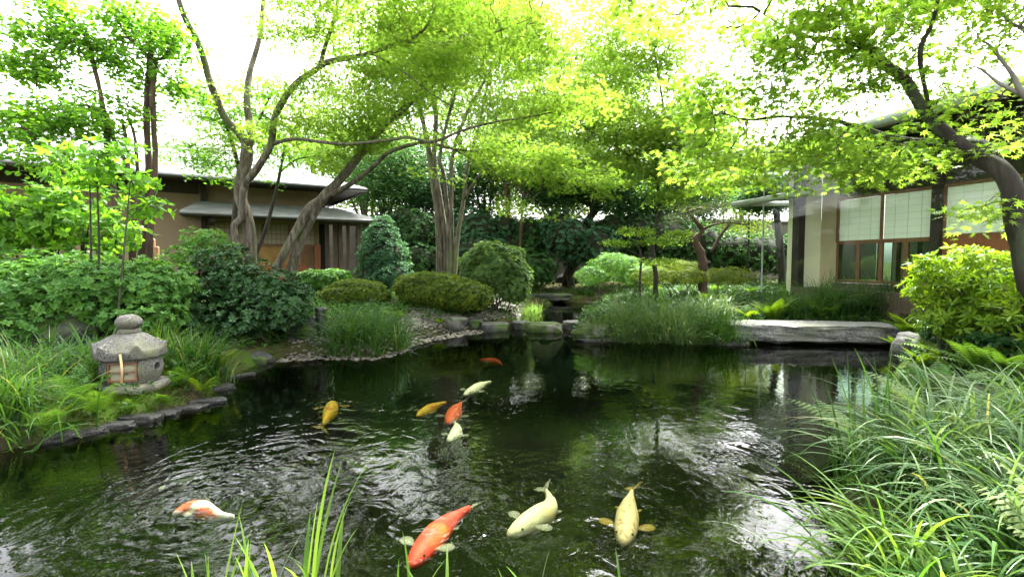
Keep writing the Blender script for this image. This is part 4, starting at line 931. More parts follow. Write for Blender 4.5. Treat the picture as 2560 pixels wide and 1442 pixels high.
def koi(kind, px, ws, label, depth=-.09):
    P = np.array([on(a, b, depth) for a, b in px]); L = np.linalg.norm(np.diff(P, axis=0), axis=1).sum()
    S = smooth_path(P, 10); cum = np.concatenate([[0], np.cumsum(np.linalg.norm(np.diff(S, axis=0), axis=1))]); K = 26
    tt = np.linspace(0, .86, K); S = np.stack([np.interp(tt * cum[-1], cum, S[:, c]) for c in range(3)], 1)
    wv = L * ws * .37 * np.interp(tt, [0, .03, .1, .22, .4, .6, .75, .86], [.16, .42, .72, .95, 1, .66, .32, .16])
    hv = wv * np.interp(tt, [0, .3, .7, .86], [.85, 1.05, 1.25, 2.0])
    T = unit(np.gradient(S, axis=0)); Sd = unit(np.cross(T, (0, 0, 1))); n = 16; V = []; 
    top = hv.max() * .0
    for i in range(K):
        for j in range(n):
            a = 2 * math.pi * j / n; V.append(S[i] + Sd[i] * wv[i] * math.cos(a) + np.array((0, 0, 1)) * (hv[i] * math.sin(a) - hv.max() * .9))
    F_ = [(i * n + j, i * n + (j + 1) % n, (i + 1) * n + (j + 1) % n, (i + 1) * n + j) for i in range(K - 1) for j in range(n)]
    F_.append(tuple(range(n - 1, -1, -1))); F_.append(tuple((K - 1) * n + j for j in range(n)))
    mb = MB(); mb.add(V, F_, 0); zc = -hv.max() * .9
    def fan(root, dirs, lens, m=1, thick=.003):
        """a fin as a thin webbed fan"""
        pts = [root] + [root + unit(np.array(d)) * l for d, l in zip(dirs, lens)]; k = len(pts)
        lo = [p - np.array((0, 0, thick)) for p in pts]
        Fn = [(0, i, i + 1) for i in range(1, k - 1)] + [(k, k + i + 1, k + i) for i in range(1, k - 1)] + [(i, k + i, k + (i + 1) % k, (i + 1) % k) for i in range(k)]
        mb.add(pts + lo, Fn, m)
    Z = np.array((0, 0, 1.0))
    for s_ in (-1, 1):
        i = 6; rt_ = S[i] + Sd[i] * s_ * wv[i] * .9 + Z * (zc * .75); o_ = Sd[i] * s_
        fan(rt_, [o_ * math.cos(q_) + T[i] * math.sin(q_) for q_ in (-.05, .15, .35, .55, .75, .95, 1.12)], np.array([.09, .125, .145, .15, .14, .115, .07]) * L)
        i = 15; rt_ = S[i] + Sd[i] * s_ * wv[i] * .85 + Z * (zc * 1.0)
        fan(rt_, [Sd[i] * s_ + T[i] * .6, Sd[i] * s_ * .9 + T[i] * 1.2, Sd[i] * s_ * .4 + T[i] * 1.4], np.array([.05, .07, .04]) * L)
        i = 3; ec = S[i] + Sd[i] * s_ * wv[i] * .82 + Z * (zc + hv[i] * .5); iv, jf = ICO[1]; mb.add(iv * .011 * L + ec, jf, 2)
    e = S[-1]; te = T[-1]; sd = Sd[-1]   # forked tail held almost upright, twisted so it shows from above
    fan(e + Z * zc, [te + Z * .3 + sd * .5, te * 1.3 + Z * .15 + sd * .3, te * 1.2 - sd * .0, te * 1.3 - Z * .15 - sd * .35, te - Z * .3 - sd * .55], np.array([.19, .15, .1, .15, .19]) * L)
    idx_ = range(10, 19); dv = []; 
    for i in idx_: dv.append(S[i] + Z * (zc + hv[i] * .95)); 
    for i in idx_: dv.append(S[i] + Z * (zc + hv[i] + .045 * L * math.sin((i - 9) / 10 * math.pi)) + Sd[i] * .025 * L)
    m_ = len(idx_); mb.add(dv, [(i, i + 1, m_ + i + 1, m_ + i) for i in range(m_ - 1)], 1)
    c = S[K // 2]; o = mb.build('koi', [KM[kind], FINY if kind in ('yellow', 'gold') else FINW, EYE_M], smooth=True, local=tuple(c)); o.location = tuple(c)
    tag(o, label, 'koi', 'koi carp in the pond')
for k in KOI: koi(*k)

# ================================================================== TREES
MP = dict(shape='maple5', leaf_m=M['maple_mid'], bark_m=M['bark'])
tree('maple_tree', 'big grey trunked maple forking wide in front of the brown house', 'maple tree',
    [[(628, 720, 9, 18.9), (628, 640, 9, 14.6), (622, 560, 9, 13.8), (600, 480, 9, 13.8), (612, 420, 9, 14.6), (618, 375, 9, 13.8), (606, 345, 9, 9.5), (560, 290, 8.8, 8.6), (528, 210, 8.6, 8.6), (497, 110, 8.4, 7.7), (462, 45, 8.2, 6.9), (435, -40, 8, 6.0)],
     [(618, 380, 9, 11.2), (626, 330, 9, 9.5), (618, 250, 9, 7.7), (625, 180, 9.1, 6.9), (650, 90, 9.2, 6.0), (660, -20, 9.3, 5.2)],
     [(600, 640, 8.8, 10.3), (585, 570, 8.8, 8.6), (605, 540, 8.85, 9.5), (610, 470, 8.8, 8.6), (640, 425, 8.7, 8.6), (676, 365, 8.6, 8.6), (688, 290, 8.5, 7.7), (735, 215, 8.3, 7.7), (790, 175, 8.2, 6.9), (822, 155, 8.1, 6.9), (920, 135, 7.9, 5.2), (1000, 105, 7.7, 4.3), (1060, 75, 7.5, 3.4), (1110, -30, 7.3, 2.1)],
     [(800, 165, 8.15, 6.0), (815, 110, 8.2, 4.7), (832, 60, 8.2, 4.3), (850, -20, 8.2, 3.4)],
     [(680, 360, 8.6, 5.2), (740, 348, 8.4, 4.3), (850, 360, 8.1, 3.9), (960, 352, 7.9, 3.9), (1020, 344, 7.7, 3.4), (1080, 355, 7.5, 3.9), (1160, 325, 7.2, 3.0), (1240, 305, 7.0, 2.6), (1340, 290, 6.8, 1.9), (1480, 255, 6.6, 1.1)],
     [(1000, 105, 7.7, 3.0), (1100, 110, 7.4, 2.6), (1190, 98, 7.2, 2.0), (1320, 50, 7, 1.3)],
     [(930, 135, 7.9, 2.6), (1000, 175, 7.8, 2.1), (1080, 235, 7.6, 1.7), (1160, 285, 7.5, 1.2)]],
    [pb(750, 70, 8.2, 90, 70, .9), pb(770, 250, 8.4, 80, 60, .8), pb(930, 50, 8, 130, 70, 1.0), pb(1080, 40, 7.6, 130, 60, 1.0), pb(900, 200, 8, 110, 50, .9, .7), pb(1040, 170, 7.6, 110, 60, .8, .7),
     pb(1240, 40, 7.2, 150, 60, 1.0), pb(1200, 260, 7.1, 110, 28, .5, .7), pb(1340, 275, 6.8, 130, 30, .5, 1.6), pb(1460, 250, 6.6, 90, 26, .5, 1.6), pb(1180, 150, 7.2, 130, 50, .8, .8), pb(1340, 130, 7, 110, 60, .8, .8), pb(1100, 420, 7.4, 90, 30, .4, .3),
     pb(560, 250, 8.8, 60, 50, .6, .6), pb(700, 320, 8.7, 70, 50, .6, .6), pb(540, 340, 8.8, 70, 40, .6, .6), pb(1250, -110, 7, 300, 90, 1.5, .5), pb(900, -120, 7.5, 250, 80, 1.5, .5), pb(1010, 300, 7.8, 110, 40, .6, .5)],
    900, 40, .28, .052, 'maple5', M['maple_mid'], M['bark'], 11, frm=.45, ground=(0, 2))
tree('leaning_maple', 'twin trunked maple leaning right past the canopy roof corner', 'maple tree',
    [[(722, 715, 9.6, 14.6), (738, 640, 9.6, 12.9), (770, 560, 9.6, 12.0), (800, 505, 9.6, 12.9), (850, 450, 9.6, 11.2), (910, 375, 9.6, 9.5), (965, 310, 9.6, 7.7), (1040, 240, 9.7, 6.9), (1110, 100, 9.8, 5.2), (1160, -20, 9.9, 3.4)],
     [(685, 690, 9.4, 11.2), (712, 630, 9.4, 10.3), (745, 570, 9.45, 10.3), (775, 520, 9.55, 12.0), (810, 500, 9.6, 10.3)],
     [(820, 490, 9.6, 8.6), (880, 458, 9.4, 6.0), (935, 415, 9.2, 5.2), (975, 380, 9.0, 5.2), (1060, 356, 8.8, 4.3), (1120, 370, 8.7, 3.4), (1200, 378, 8.5, 2.6), (1290, 350, 8.3, 1.7)],
     [(1130, 372, 8.7, 2.2), (1200, 410, 8.6, 1.7), (1260, 450, 8.5, 1.4), (1330, 500, 8.4, 0.9)]],
    [pb(900, 330, 9.6, 90, 50, .8), pb(960, 230, 9.7, 110, 60, .9), pb(1080, 130, 9.8, 130, 80, 1), pb(1200, 60, 9.9, 150, 70, 1), pb(840, 400, 9.4, 70, 30, .5, .5), pb(1200, 350, 8.5, 110, 30, .6, .7), pb(1320, 400, 8.3, 130, 40, .6), pb(1310, 510, 8.4, 60, 26, .4, .7), pb(1370, 530, 8.3, 40, 14, .3, .7), pb(1450, 440, 8.2, 90, 30, .5, .8)],
    760, 46, .28, .052, 'maple5', M['maple_mid'], M['bark'], 12, frm=.5, ground=(0, 1))
tree('multi_stem_maple', 'upright maple of five smooth grey stems in the middle of the garden', 'maple tree',
    [[(1100, 690, 13, 10), (1098, 600, 13, 8.5), (1092, 520, 13, 8), (1080, 430, 13, 8), (1065, 340, 13, 6), (1040, 240, 13, 5), (1000, 110, 13, 3.5), (980, 0, 13, 2)],
     [(1112, 690, 13, 8), (1113, 600, 13, 7), (1100, 500, 13, 7), (1085, 400, 13, 6), (1090, 300, 13.1, 5.5), (1075, 180, 13.2, 4), (1100, 40, 13.3, 2.5)],
     [(1122, 690, 12.9, 7), (1122, 620, 12.9, 6), (1120, 540, 12.9, 5.5), (1110, 440, 12.9, 5), (1100, 390, 12.9, 4.5), (1130, 260, 12.9, 4), (1180, 120, 12.9, 2.6)],
     [(1128, 690, 12.8, 7), (1130, 600, 12.8, 5.5), (1128, 500, 12.8, 5), (1130, 400, 12.8, 5), (1160, 300, 12.7, 4), (1230, 170, 12.7, 3), (1290, 60, 12.7, 2)],
     [(1136, 690, 12.8, 6.5), (1143, 600, 12.8, 6), (1152, 540, 12.8, 6), (1160, 490, 12.8, 4.5), (1168, 420, 12.7, 4), (1200, 300, 12.6, 3), (1220, 200, 12.6, 2)],
     [(1158, 500, 12.8, 4), (1190, 450, 12.6, 3.5), (1230, 390, 12.4, 3), (1300, 300, 12.3, 2.2), (1400, 200, 12.2, 1.6)]],
    [pb(1050, 200, 13, 140, 70, 1.5), pb(1200, 120, 13, 160, 80, 1.6), pb(1380, 170, 12.6, 150, 70, 1.5), pb(1300, 300, 12.4, 160, 50, 1.3), pb(1480, 300, 12.2, 140, 60, 1.3), pb(960, 90, 13, 140, 80, 1.5), pb(1150, 20, 13, 200, 60, 1.6), pb(1420, 60, 12.6, 150, 60, 1.5), pb(1150, 330, 12.8, 120, 30, 1, .5)],
    930, 36, .38, .072, 'maple5', M['maple_far'], M['bark'], 13, frm=.5, ground=(0, 1, 2, 3, 4))
# right maple, close to the camera
tree('near_maple', 'dark trunked maple on the right bank reaching over the pond', 'maple tree',
    [[(2600, 760, 4.3, 36), (2572, 660, 4.3, 30), (2548, 560, 4.3, 25), (2530, 470, 4.3, 22), (2500, 425, 4.35, 20), (2430, 380, 4.5, 15), (2360, 330, 4.6, 14), (2300, 262, 4.7, 13), (2262, 200, 4.8, 12), (2210, 160, 4.9, 11), (2165, 115, 5.0, 9), (2125, 60, 5.1, 6), (2100, -30, 5.2, 4)],
     [(2500, 430, 4.35, 15), (2440, 400, 4.5, 12), (2370, 362, 4.7, 10), (2290, 355, 4.9, 9), (2210, 340, 5.1, 8), (2160, 322, 5.2, 6), (2070, 300, 5.4, 5), (1960, 292, 5.6, 3.6), (1870, 300, 5.8, 2.6), (1812, 285, 5.9, 1.6)],
     [(2165, 122, 5.0, 5), (2090, 98, 5.1, 4), (2030, 95, 5.2, 3.4), (1965, 70, 5.3, 2), (1900, 30, 5.4, 1)],
     [(2175, 130, 5.0, 3.5), (2130, 126, 5.1, 3), (2060, 130, 5.2, 2), (1960, 160, 5.3, 1)],
     [(2330, 300, 4.65, 4), (2300, 140, 4.5, 5), (2330, 60, 4.4, 4.5), (2355, -40, 4.3, 4)],
     [(2540, 480, 4.3, 14), (2475, 372, 4.5, 10), (2430, 350, 4.8, 7), (2380, 360, 5.2, 5), (2260, 368, 5.6, 3)]],
    [pb(2350, 40, 4.6, 210, 70, 1.0, .7), pb(2120, 60, 5.1, 170, 70, .9, 1.2), pb(1930, 130, 5.4, 130, 70, .8, 1), pb(2080, 190, 5.2, 150, 60, .7, .8), pb(1810, 270, 5.8, 120, 50, .7, 1), pb(2300, 200, 4.8, 130, 60, .6, .5), pb(1960, 350, 5.6, 150, 50, .6, 1), pb(2130, 390, 5.2, 150, 45, .5, 1.2), pb(1800, 420, 5.9, 110, 50, .6, 1), pb(2330, 400, 4.9, 110, 40, .5, 1), pb(2250, 330, 4.9, 90, 40, .5, .6), pb(2470, 330, 4.4, 80, 60, .5, .8), pb(2480, 520, 4.4, 70, 50, .35, .5), pb(1850, -80, 5.3, 350, 100, 1.4, .5), pb(2300, -100, 4.5, 300, 70, 1.0, .5), pb(2040, 460, 5.4, 70, 16, .3, .7), pb(1740, 200, 6, 70, 40, .5, .5), pb(1930, 430, 5.6, 90, 26, .4, 1), pb(2150, 440, 5.2, 90, 22, .3, .9), pb(1720, 370, 6.1, 90, 40, .5, .8), pb(2040, 300, 5.4, 110, 40, .5, .5)],
    760, 24, .25, .06, 'maple7', M['maple_near'], M['bark_dark'], 14, frm=.35, ground=(0,), sides=14, rough=.22)
tree('bright_maple', 'bright yellow green maple spreading in layers before the teahouse roof', 'maple tree',
    [[(1640, 690, 10.5, 6), (1630, 600, 10.5, 5), (1650, 520, 10.5, 5), (1640, 420, 10.4, 4), (1660, 300, 10.3, 3), (1640, 150, 10.2, 2)],
     [(1650, 500, 10.5, 3.5), (1700, 420, 10.2, 3), (1780, 350, 9.9, 2)], [(1645, 450, 10.4, 3), (1560, 380, 10.2, 2.5), (1480, 330, 10, 1.6)]],
    [pb(1600, 150, 10.2, 100, 60, 1.2, .6), pb(1560, 330, 10.1, 120, 60, 1.2), pb(1720, 330, 9.9, 120, 60, 1.2), pb(1640, 410, 10.2, 140, 45, 1.0), pb(1560, 60, 10.2, 140, 60, 1.2, .5), pb(1820, 400, 9.6, 80, 30, .8), pb(1680, 480, 9.8, 70, 30, .6, .6), pb(1540, 470, 9.8, 60, 25, .5, .6), pb(1700, 230, 10, 60, 40, 1, .5), pb(1450, 400, 9.6, 90, 30, .8, .7), pb(1850, 330, 9.4, 70, 40, .8, .7), pb(1690, 120, 10, 60, 60, 1, .5), pb(1480, 220, 10, 90, 50, 1, .6), pb(1780, 250, 9.8, 80, 40, .8, .6)],
    1020, 36, .32, .062, 'maple5', M['maple_mid'], M['bark_dark'], 15, frm=.4)
# left broad-leaf trees
RL = dict(shape='oval', leaf_m=M['round_leaf'], bark_m=M['bark_brown'])
tree('pollarded_tree', 'two slim bolt upright stems with knobbly pollarded tops by the house', 'tree',
    [[(352, 660, 8, 10), (360, 560, 8, 8), (372, 440, 8, 8), (366, 300, 8, 7), (370, 200, 8, 7), (377, 130, 8, 6), (372, 95, 8, 5), (385, 78, 8, 3.5)],
     [(372, 660, 7.9, 8), (378, 540, 7.9, 7), (388, 400, 7.9, 6), (382, 260, 7.9, 6), (386, 150, 7.9, 6)],
     [(377, 150, 8, 3.5), (340, 110, 7.9, 3.5), (318, 95, 7.8, 3)], [(386, 150, 7.9, 3), (410, 145, 8, 4), (423, 128, 8, 4), (440, 110, 8, 2)], [(378, 140, 8, 3), (400, 180, 8.1, 2), (430, 200, 8.2, 1.5)]],
    [pb(370, 60, 8, 90, 45, .6), pb(300, 60, 7.9, 40, 40, .4), pb(420, 110, 8, 60, 50, .5), pb(310, 150, 7.9, 50, 50, .4), pb(430, 200, 8.1, 60, 35, .4, .7), pb(330, 200, 8, 50, 25, .4, .6), pb(470, 240, 8.2, 50, 30, .4, .5), pb(300, 270, 7.8, 90, 40, .5, .7)],
    430, 12, .12, .08, 'oval', M['round_leaf'], M['bark_brown'], 16, ground=(0, 1), frm=.72, flat=.9, tilt=.8, twig=.002, rough=.35)
tree('crooked_tree', 'slim dark leaning tree with big leaf clumps at the upper left edge', 'tree',
    [[(300, 660, 7.6, 9), (292, 560, 7.6, 8), (285, 480, 7.6, 7), (270, 400, 7.6, 6.5), (266, 320, 7.6, 6), (250, 230, 7.6, 5), (232, 150, 7.6, 5), (226, 106, 7.6, 4.5), (195, 104, 7.5, 3.5), (160, 112, 7.4, 2)],
     [(268, 305, 7.6, 3.5), (240, 275, 7.5, 3.2), (205, 262, 7.4, 3), (150, 270, 7.2, 2), (90, 275, 7, 1.2)],
     [(330, 600, 7.7, 7), (335, 500, 7.7, 6), (320, 420, 7.7, 5), (285, 350, 7.65, 4.5), (270, 310, 7.6, 4)], [(322, 430, 7.7, 4), (318, 360, 7.7, 4), (305, 298, 7.7, 3.5)], [(344, 430, 7.8, 3.5), (338, 350, 7.8, 3.5), (325, 305, 7.8, 3.5)],
     [(200, 470, 6.8, 4), (130, 400, 6.8, 4), (70, 328, 6.8, 3), (30, 320, 6.7, 1.5)], [(226, 110, 7.6, 3), (190, 60, 7.5, 2), (150, 20, 7.4, 1)]],
    [pb(160, 20, 7.4, 55, 35, .5), pb(110, 110, 7.3, 55, 50, .5), pb(190, 90, 7.5, 40, 40, .4), pb(60, 165, 7.2, 60, 35, .45), pb(110, 190, 7.2, 50, 22, .4), pb(240, 130, 7.6, 40, 25, .4, .6), pb(140, 285, 7.1, 110, 32, .5), pb(50, 330, 6.8, 70, 40, .5), pb(90, 395, 6.7, 90, 25, .5, .7), pb(230, 320, 7.4, 60, 30, .4, .6), pb(20, 290, 6.9, 30, 20, .3)],
    560, 12, .13, .08, 'oval', M['round_leaf'], M['bark_brown'], 17, ground=(0, 2, 5), frm=.5, flat=.9, tilt=.8, twig=.002, rough=.35)
tree('slender_tree', 'thin dark stemmed young tree between the big maple trunks and the house', 'tree',
    [[(590, 660, 9.8, 8), (585, 580, 9.8, 7), (590, 500, 9.8, 6), (596, 420, 9.8, 5), (560, 300, 9.8, 4), (525, 225, 9.8, 3)], [(640, 640, 10, 4.5), (668, 560, 10, 4.5), (690, 480, 10, 4), (710, 380, 10, 3)], [(596, 420, 9.8, 4), (640, 320, 9.8, 3), (680, 230, 9.8, 2.5)], [(700, 430, 10, 2.5), (740, 400, 10, 2), (790, 390, 10, 1.2)]],
    [pb(520, 280, 9.8, 70, 50, .7), pb(600, 240, 9.8, 90, 60, .8), pb(680, 210, 9.8, 70, 50, .7), pb(480, 380, 9.8, 80, 50, .7), pb(560, 420, 9.6, 60, 35, .5, .7), pb(700, 400, 10, 70, 35, .6, .7), pb(690, 455, 10, 50, 18, .4, .5), pb(540, 495, 9.2, 35, 25, .3, .6), pb(640, 310, 9.9, 80, 50, .7)],
    340, 26, .24, .055, 'maple5', M['round_leaf'], M['bark_dark'], 18, ground=(0, 1), frm=.55, flat=.4)
tree('pale_limbed_tree', 'pale grey limb with rounded leaves entering at the right edge over the eave', 'tree',
    [[(2760, 700, 4.0, 14.3), (2700, 450, 4.0, 11.7), (2600, 290, 4.0, 8.5), (2556, 235, 4.0, 7.2), (2530, 185, 4.1, 5.2), (2495, 140, 4.2, 3.9), (2470, 110, 4.3, 2.6), (2440, 100, 4.4, 1.3)], [(2560, 240, 4.0, 5.9), (2500, 210, 4.1, 3.9), (2455, 175, 4.2, 2.6), (2430, 165, 4.3, 1.3)], [(2640, 340, 4.0, 5.2), (2575, 100, 4.0, 5.2), (2530, 60, 4.1, 3.9), (2490, 20, 4.2, 3.2)]],
    [pb(2520, 90, 4.2, 60, 40, .3, .8), pb(2540, 20, 4.1, 60, 40, .4), pb(2400, 250, 4.4, 60, 20, .25, .3), pb(2480, 240, 4.3, 40, 20, .25, .5)],
    90, 9, .1, .05, 'oval', M['maple_near'], M['bark_pale'], 19, frm=.5, flat=.9, tilt=.7)
# pine
pn = thing('pine_tree', 'small crooked garden pine with bare twisted trunk beside the teahouse', 'pine tree', (*at(1757, 690, 11)[:2], gz(*at(1757, 690, 11)[:2])))
PL = [[(1757, 705, 11, 11), (1757, 655, 11, 10), (1748, 625, 11, 9), (1738, 600, 11, 7.5), (1755, 575, 11, 6.5), (1735, 548, 11, 5), (1722, 528, 11, 4)], [(1758, 572, 11, 4), (1785, 562, 10.9, 3), (1820, 556, 10.8, 2.5), (1860, 562, 10.7, 1.4)], [(1722, 530, 11, 3.5), (1745, 522, 11, 3), (1775, 520, 11, 2)], [(1725, 530, 11, 3), (1700, 535, 11, 2)], [(1778, 630, 11.3, 4), (1800, 590, 11.3, 3.5), (1825, 560, 11.3, 2.5)]]
_r = np.random.default_rng(4); PC, PO = blob_points(_r, [pb(1735, 520, 11, 60, 14, .6), pb(1830, 550, 10.8, 55, 16, .5), pb(1700, 545, 11, 40, 14, .5), pb(1790, 520, 11, 50, 12, .4)], 330, .3)
bark_mesh('trunk', PL, M['bark_brown'], pn, [network(_r, skeleton(PL, .5), PC, .0022, .012)], 10, .5, (0,))
_L = Leaves(5)
for _ in range(26): _L.add(PC, unit(PO * .3 + np.array((0, 0, .6)) + _r.normal(0, .6, PC.shape)), jitter(_r, (0, 1, 0), len(PC), .5), .1, 'needle')
LEAF['needle'] = LEAF['needle']; _L.build('needles', M['pine'], pn, local=tuple(pn.location))

# background trees: (base px, Y, trunk top py, crown blobs, leaf material, label, lean)
BT = [
    (985, 16.5, [(940, 470, 90, 60), (1020, 440, 80, 60), (960, 400, 80, 50)], 'evergreen', 'dark evergreen with forked trunks rising beyond the canopy roof corner', [(0, 0, 8), (-12, 60, 7), (-25, 130, 6), (-40, 200, 4)], 0),
    (1040, 17.5, [(1050, 470, 70, 60), (1100, 500, 70, 50), (1060, 400, 80, 40)], 'evergreen_blue', 'blue green tree directly behind the five stemmed maple', [(0, 0, 6), (2, 90, 5), (-4, 190, 4)], 0),
    (1210, 17.0, [(1210, 480, 80, 60), (1240, 420, 90, 50), (1180, 430, 60, 50)], 'evergreen', 'dense dark tree right of the five stemmed maple', [(0, 0, 7), (3, 90, 6), (0, 190, 5)], 0),
    (1272, 15.5, [(1290, 400, 90, 50), (1350, 430, 80, 50), (1240, 370, 80, 40)], 'maple_far', 'straight reddish trunk standing in front of the garden wall', [(0, 0, 9), (0, 60, 8), (-2, 140, 8), (-3, 260, 7), (20, 400, 4)], 1),
    (1296, 15.0, [(1330, 330, 90, 50), (1400, 380, 80, 40)], 'maple_far', 'thinner brown stem close beside the straight reddish trunk', [(0, 0, 5), (5, 90, 4), (12, 190, 3.5), (40, 350, 2)], 1),
    (1420, 16.0, [(1400, 470, 80, 45), (1470, 440, 90, 45), (1350, 480, 60, 40)], 'evergreen', 'leaning dark tree whose thick trunk slants over the far hedge', [(0, 0, 14), (22, 60, 12), (40, 120, 11), (70, 170, 9), (100, 220, 6)], 0),
    (1480, 15.6, [(1500, 440, 70, 50), (1560, 480, 80, 50)], 'evergreen', 'dark tree with slim crossing stems behind the bamboo grass mound', [(0, 0, 6), (-14, 70, 5), (-5, 140, 5), (10, 220, 4)], 0),
    (1590, 16.5, [(1600, 500, 80, 50), (1660, 470, 80, 50), (1560, 430, 70, 40)], 'evergreen', 'dark evergreen next to the bright layered maple', [(0, 0, 7), (8, 90, 6), (20, 190, 4)], 0),
    (1690, 17.0, [(1700, 520, 70, 50), (1750, 480, 60, 50), (1690, 440, 70, 40)], 'evergreen', 'dark evergreen behind the crooked pine', [(0, 0, 7), (-6, 80, 6), (8, 190, 4)], 0),
    (1956, 12.6, [(1930, 480, 50, 22)], 'evergreen', 'thin dark trunk added behind the teahouse glass corner in place of a trunk reflection', [(0, 0, 9), (-4, 60, 9), (-12, 130, 8), (-16, 185, 7)], 0),  # added tree, stands in for a trunk mirrored in the glass
    (905, 18.5, [(880, 420, 80, 40), (930, 360, 90, 50), (820, 380, 70, 30)], 'maple_far', 'light green tree peeping over the roof corner of the brown house', [(0, 0, 7), (8, 110, 6), (0, 240, 4)], 1),
    (1150, 24, [(1100, 300, 170, 90), (1250, 250, 170, 90), (1000, 330, 120, 70)], 'maple_far', 'tall pale tree beyond the wall behind the five stemmed maple', [(0, 0, 9), (5, 150, 8), (0, 350, 6)], 2),
    (1420, 24, [(1400, 300, 170, 90), (1500, 200, 150, 90), (1330, 200, 120, 80)], 'maple_far', 'tall pale tree beyond the wall in the middle of the sky line', [(0, 0, 9), (-5, 150, 8), (10, 350, 6)], 2),
    (1640, 25, [(1640, 330, 160, 80), (1560, 230, 130, 80), (1740, 400, 120, 70)], 'maple_far', 'tall pale tree beyond the wall left of the teahouse', [(0, 0, 9), (5, 150, 8), (0, 330, 6)], 2),
    (780, 26, [(700, 350, 140, 50), (840, 300, 130, 80), (780, 380, 90, 40)], 'maple_far', 'pale tree rising behind the ridge of the brown house', [(0, 0, 9), (5, 150, 8), (0, 320, 6)], 2),
    (1850, 22, [(1860, 470, 90, 50), (1800, 420, 100, 50)], 'maple_far', 'soft green tree behind the bamboo beside the teahouse', [(0, 0, 7), (5, 100, 6), (0, 220, 4)], 2),
    (930, 27, [(930, 470, 120, 60), (1060, 480, 110, 50)], 'bamboo', 'low sunny tree seen beyond the wall between dark trunks', [(0, 0, 6), (2, 80, 5), (0, 180, 4)], 2),
    (1380, 28, [(1340, 480, 130, 50), (1500, 490, 130, 50)], 'bamboo', 'distant sunny tree filling the gap over the garden wall', [(0, 0, 6), (2, 80, 5), (0, 160, 4)], 2),
]
for i, (px, Y, bl2, mt, lab, st2, kind) in enumerate(BT):
    Y += 2.6 if Y < 20 else 2.0
    limbs = [[(px + dx, 690 - dy, Y, rp) for dx, dy, rp in st2]]
    top = limbs[0][-1]
    for b in bl2: limbs.append([(limbs[0][-2][0], limbs[0][-2][1], Y, top[3] * .8), ((limbs[0][-2][0] + b[0]) / 2, (limbs[0][-2][1] + b[1]) / 2 - 10, Y, top[3] * .6), (b[0], b[1], Y, top[3] * .3)])
    blobs = [pb(b[0], b[1], Y, b[2], b[3], 1.3) for b in bl2]
    tree('background_tree', lab, 'tree', limbs, blobs, (440 if kind == 0 else 260) if kind < 2 else 330, 26, .42 if kind < 2 else .6, .12 if kind < 2 else .14, 'small' if kind == 0 else 'maple3', M[mt], M['bark_dark'] if kind != 1 else M['bark_brown'], 200 + i, frm=.7, flat=.8, tilt=.8, ground=(0,), sides=7)

# bamboo grove: each cane a plant
rbm = np.random.default_rng(8)
for i in range(16):
    px = 1770 + i * 9.5 + rbm.uniform(-3, 3); Y = 18.5 + rbm.uniform(0, 1.6); b = at(px, 660, Y); z0 = gz(b[0], b[1]); h_ = rbm.uniform(3.0, 4.2)
    o = thing('bamboo', 'slim pale bamboo cane in the grove behind the pine and rain chain', 'bamboo', (b[0], b[1], z0), 0, 'bamboo canes between pine and teahouse')
    P = smooth_path([(0, 0, 0), (rbm.normal(0, .05), 0, h_ * .5), (rbm.normal(0, .2), rbm.normal(0, .1), h_)], 8)
    MB().tube(P, np.linspace(.022, .008, len(P)), 6).build('cane', M['cane'], o, smooth=True)
    L_ = Leaves(900 + i); n_ = 260; k_ = rbm.uniform(.35, 1, n_); c_ = np.stack([np.interp(k_, np.linspace(0, 1, len(P)), P[:, c]) for c in range(3)], 1) + rbm.normal(0, .16, (n_, 3))
    L_.add(c_, unit(rbm.normal(0, 1, (n_, 3)) + np.array((0, 0, -.6))), jitter(rbm, (0, 0, 1), n_, .8), .13, 'thin'); L_.build('leaves', M['bamboo'], o)

# small maple sapling in front of the dark hedge
tree('young_maple', 'delicate young maple with flat bright layers in front of the dark hedge', 'maple tree',
    [[(1600, 700, 10, 3), (1602, 640, 10, 2.6), (1590, 590, 10, 2), (1596, 560, 10, 1.4)], [(1602, 660, 10, 2), (1640, 625, 9.9, 1.5), (1680, 600, 9.8, 1)], [(1600, 640, 10, 1.5), (1560, 620, 10, 1), (1530, 612, 10, .8)]],
    [pb(1590, 575, 10, 45, 10, .4), pb(1660, 600, 9.9, 55, 10, .4), pb(1540, 605, 10, 30, 8, .3), pb(1700, 580, 9.8, 30, 8, .3), pb(1640, 650, 9.9, 50, 8, .4)],
    150, 18, .16, .04, 'maple3', M['maple_mid'], M['bark_dark'], 21, frm=.3, ground=(0,))

# ================================================================== SHRUBS
shrub('whorled_shrub', 'big fresh green shrub with star like leaf rosettes behind the lantern', 'shrub',
    [pb(70, 745, 5.6, 130, 90, .6), pb(210, 720, 5.8, 130, 85, .6), pb(340, 720, 6.0, 110, 75, .5), pb(420, 720, 6.2, 60, 60, .4), pb(40, 815, 5.3, 80, 45, .35), pb(330, 790, 5.7, 80, 40, .35), pb(150, 680, 6.1, 150, 50, .5), pb(420, 790, 5.9, 40, 30, .3), pb(-80, 760, 5.6, 120, 100, .6)],
    4600, 6, .055, 'oval', M['whorl'], 31, stems=9, core=None, shell=.6)
shrub('large_leaf_shrub', 'loose dark stemmed shrub with large pointed leaves at the left edge', 'shrub',
    [pb(60, 560, 6.6, 110, 60, .5), pb(180, 560, 6.6, 100, 60, .5), pb(280, 590, 6.8, 70, 50, .4), pb(90, 500, 6.4, 90, 40, .4), pb(230, 500, 6.6, 70, 30, .4, .6), pb(20, 620, 6.4, 90, 40, .4), pb(-60, 540, 6.5, 100, 80, .5)],
    950, 5, .09, 'oval', M['round_leaf'], 32, stems=10, shell=.4, stem_m=M['bark_dark'])
